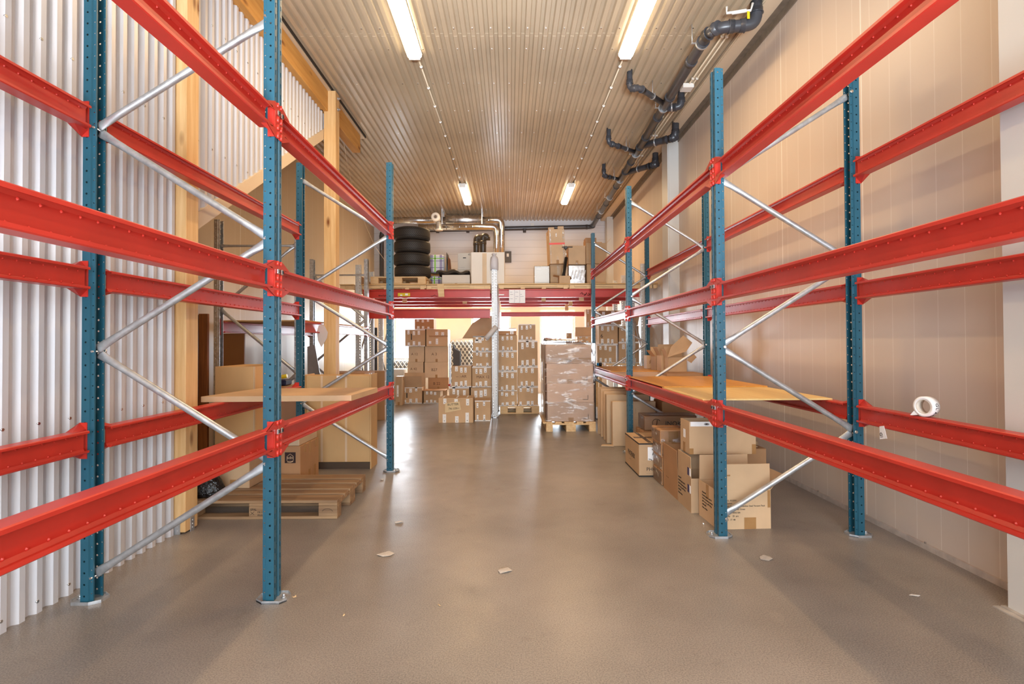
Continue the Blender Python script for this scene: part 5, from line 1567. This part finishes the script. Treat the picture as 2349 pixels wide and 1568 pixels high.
o = carton('open_carton', 1.475, 1.868, 3.83, 4.16, 0, .275, 'big open carton nearest the camera under the right rack, with raised flaps and printed lines', mat='card', tape=False, open_flaps=[('front', .0, .19), ('back', .0, .19), ('right', .75, .15)], group=g,
           stickers=[('front', .50, 0, .22, .3, 'tape'), ('front', .94, .55, .05, .45, 'tape')])
o.rotation_euler = (0, 0, math.radians(2.5))
for i, (tx, dz) in enumerate((('PO NO. PO2001', .205), ('Description', .185), ('Product: Double Wall Stainless Steel Vacuum Flask', .165), ('Color: Matte Forest Green', .142), ('SKU: GL211800218A', .118), ('Quantity:    25  pcs', .094), ('Carton:  17 -40', .068))):
    text(tx, .0165, o, (-.16, -.1662, dz), 'front', sx=.92)
for i, tx in enumerate(('Glacial AB', 'Module Ragnsj 1, Lokal 11', '724 66 Gothenburg Sweden', 'GW 11.0 kg   NW 9.8 kg', 'CBM 0.052', 'Made in China')):
    text(tx, .0165, o, (-.198, .10, .20-.023*i), 'left')
mb = MB(); mb.box(-.197, -.1965-.001, -.02, .03, .17, .275); mb.box(-.14, -.10, -.1665, -.165, .18+.20, .19+.20) ; mb.build('packing_tape', 'tape', o)
o = carton('cardboard_box', 1.98, 2.19, 4.55, 4.95, 0, .43, 'dull brown carton at the back by the right wall', mat='card_dark', tape=False, group=g)
mb = MB(); mb.box(1.98, 2.14, 4.60, 4.90, .432, .445); mb.box(2.0, 2.16, 4.64, 4.9, .446, .475); tag(mb.build('wood_offcut', 'pallet_x'), 'thin wooden pieces lying on the dull brown carton by the wall', 'offcut')
# flat folded cartons leaning in a row
g = 'flat folded cartons standing in a row'
for k, (y, x0_, x1_, h, lb) in enumerate(((6.88, 1.325, 1.885, .575, 'nearest flat carton of the standing row, with small vertical print'), (7.08, 1.285, 1.86, .645, 'second flat carton of the standing row'), (7.32, 1.29, 1.92, .668, 'third flat carton of the standing row'),
                                           (7.56, 1.29, 1.92, .682, 'fourth flat carton of the standing row'), (7.80, 1.29, 1.95, .684, 'fifth flat carton of the standing row'))):
    th = (.10, .12, .05, .03, .05)[k]
    o = carton('flat_carton', x0_, x1_, y, y+th, 0, h, lb, mat='card_pale' if k < 2 else 'card', tape=False, group=g)
    o.rotation_euler = (math.radians(-1.2), 0, 0)
    if k == 0: text('-- ---- -', .025, o, (.02, -.052, .42), 'front', 'ink_brown', tilt=PI/2)
carton('cardboard_box', 1.97, 2.40, 6.90, 7.3, 0, .57, 'tan carton at the right end of the standing flat cartons', mat='card_dark', tape=False)
mb = MB(); mb.prism([(1.17, 6.86, .004), (1.33, 6.84, .004), (1.34, 6.93, .004), (1.2, 6.95, .004)], (0, 0, .01)); tag(mb.build('cardboard_scrap', 'card_pale'), 'pale cardboard strip on the floor by the flat cartons', 'scrap')

# ================================================================ litter on the floor
rs = random.Random(77)
def scrap(u, v, w, d, a, lab, mat='litter', cat='paper scrap', n=6):
    p = atz(u, v, .002); mb = MB(); pts = []
    for i in range(n):
        t_ = 2*PI*i/n; k = rs.uniform(.75, 1.1)
        pts.append((math.cos(t_)*w/2*k, math.sin(t_)*d/2*k, 0))
    c = len(mb.v); mb.prism(pts, (0, 0, .0012))
    for i in range(n, 2*n): v_ = mb.v[i]; mb.v[i] = (v_[0], v_[1], v_[2]+(rs.uniform(.001, .010) if i % 2 else 0))
    for i in range(0, n): v_ = mb.v[i]; mb.v[i] = (v_[0], v_[1], v_[2]+(mb.v[i+n][2]-v_[2])-.0012 if i % 2 else v_[2])
    o = mb.build('floor_scrap', mat, None, (p.x, p.y, .002), a); tag(o, lab, cat, 'scraps on the floor')
scrap(885, 1271, .11, .09, .3, 'crumpled pale paper scrap on the floor left of the aisle middle')
scrap(1157, 1309, .10, .07, .1, 'white paper scrap near the middle of the aisle floor')
scrap(1757, 1279, .10, .09, .5, 'white paper scrap on the floor below the nearest right bay')
scrap(914, 1198, .08, .03, .2, 'thin white scrap on the floor, farther along the left of the aisle')
scrap(877, 1100, .06, .04, 1.2, 'tiny folded scrap on the floor by the foot of the second blue frame')
scrap(676, 1369, .022, .010, .2, 'tiny wood chip beside the foot of the nearest left frame', 'pallet_new', 'wood chip')
scrap(789, 1411, .02, .008, 1.2, 'tiny pale chip on the floor near the lower left', 'pallet_new', 'wood chip')
scrap(1008, 1388, .03, .006, 2.3, 'thin wood sliver on the floor at the lower middle', 'pallet_new', 'wood chip')
scrap(968, 1029, .05, .03, 1.2, 'small white scrap on the floor in the far aisle')
scrap(2100, 1366, .06, .012, 2.9, 'thin white streak of paper on the floor at the lower right')
scrap(1614, 1202, .012, .010, 0, 'tiny silver crumb by the foot of the nearest right frame', 'foil', 'crumb')
bpy.context.view_layer.update()
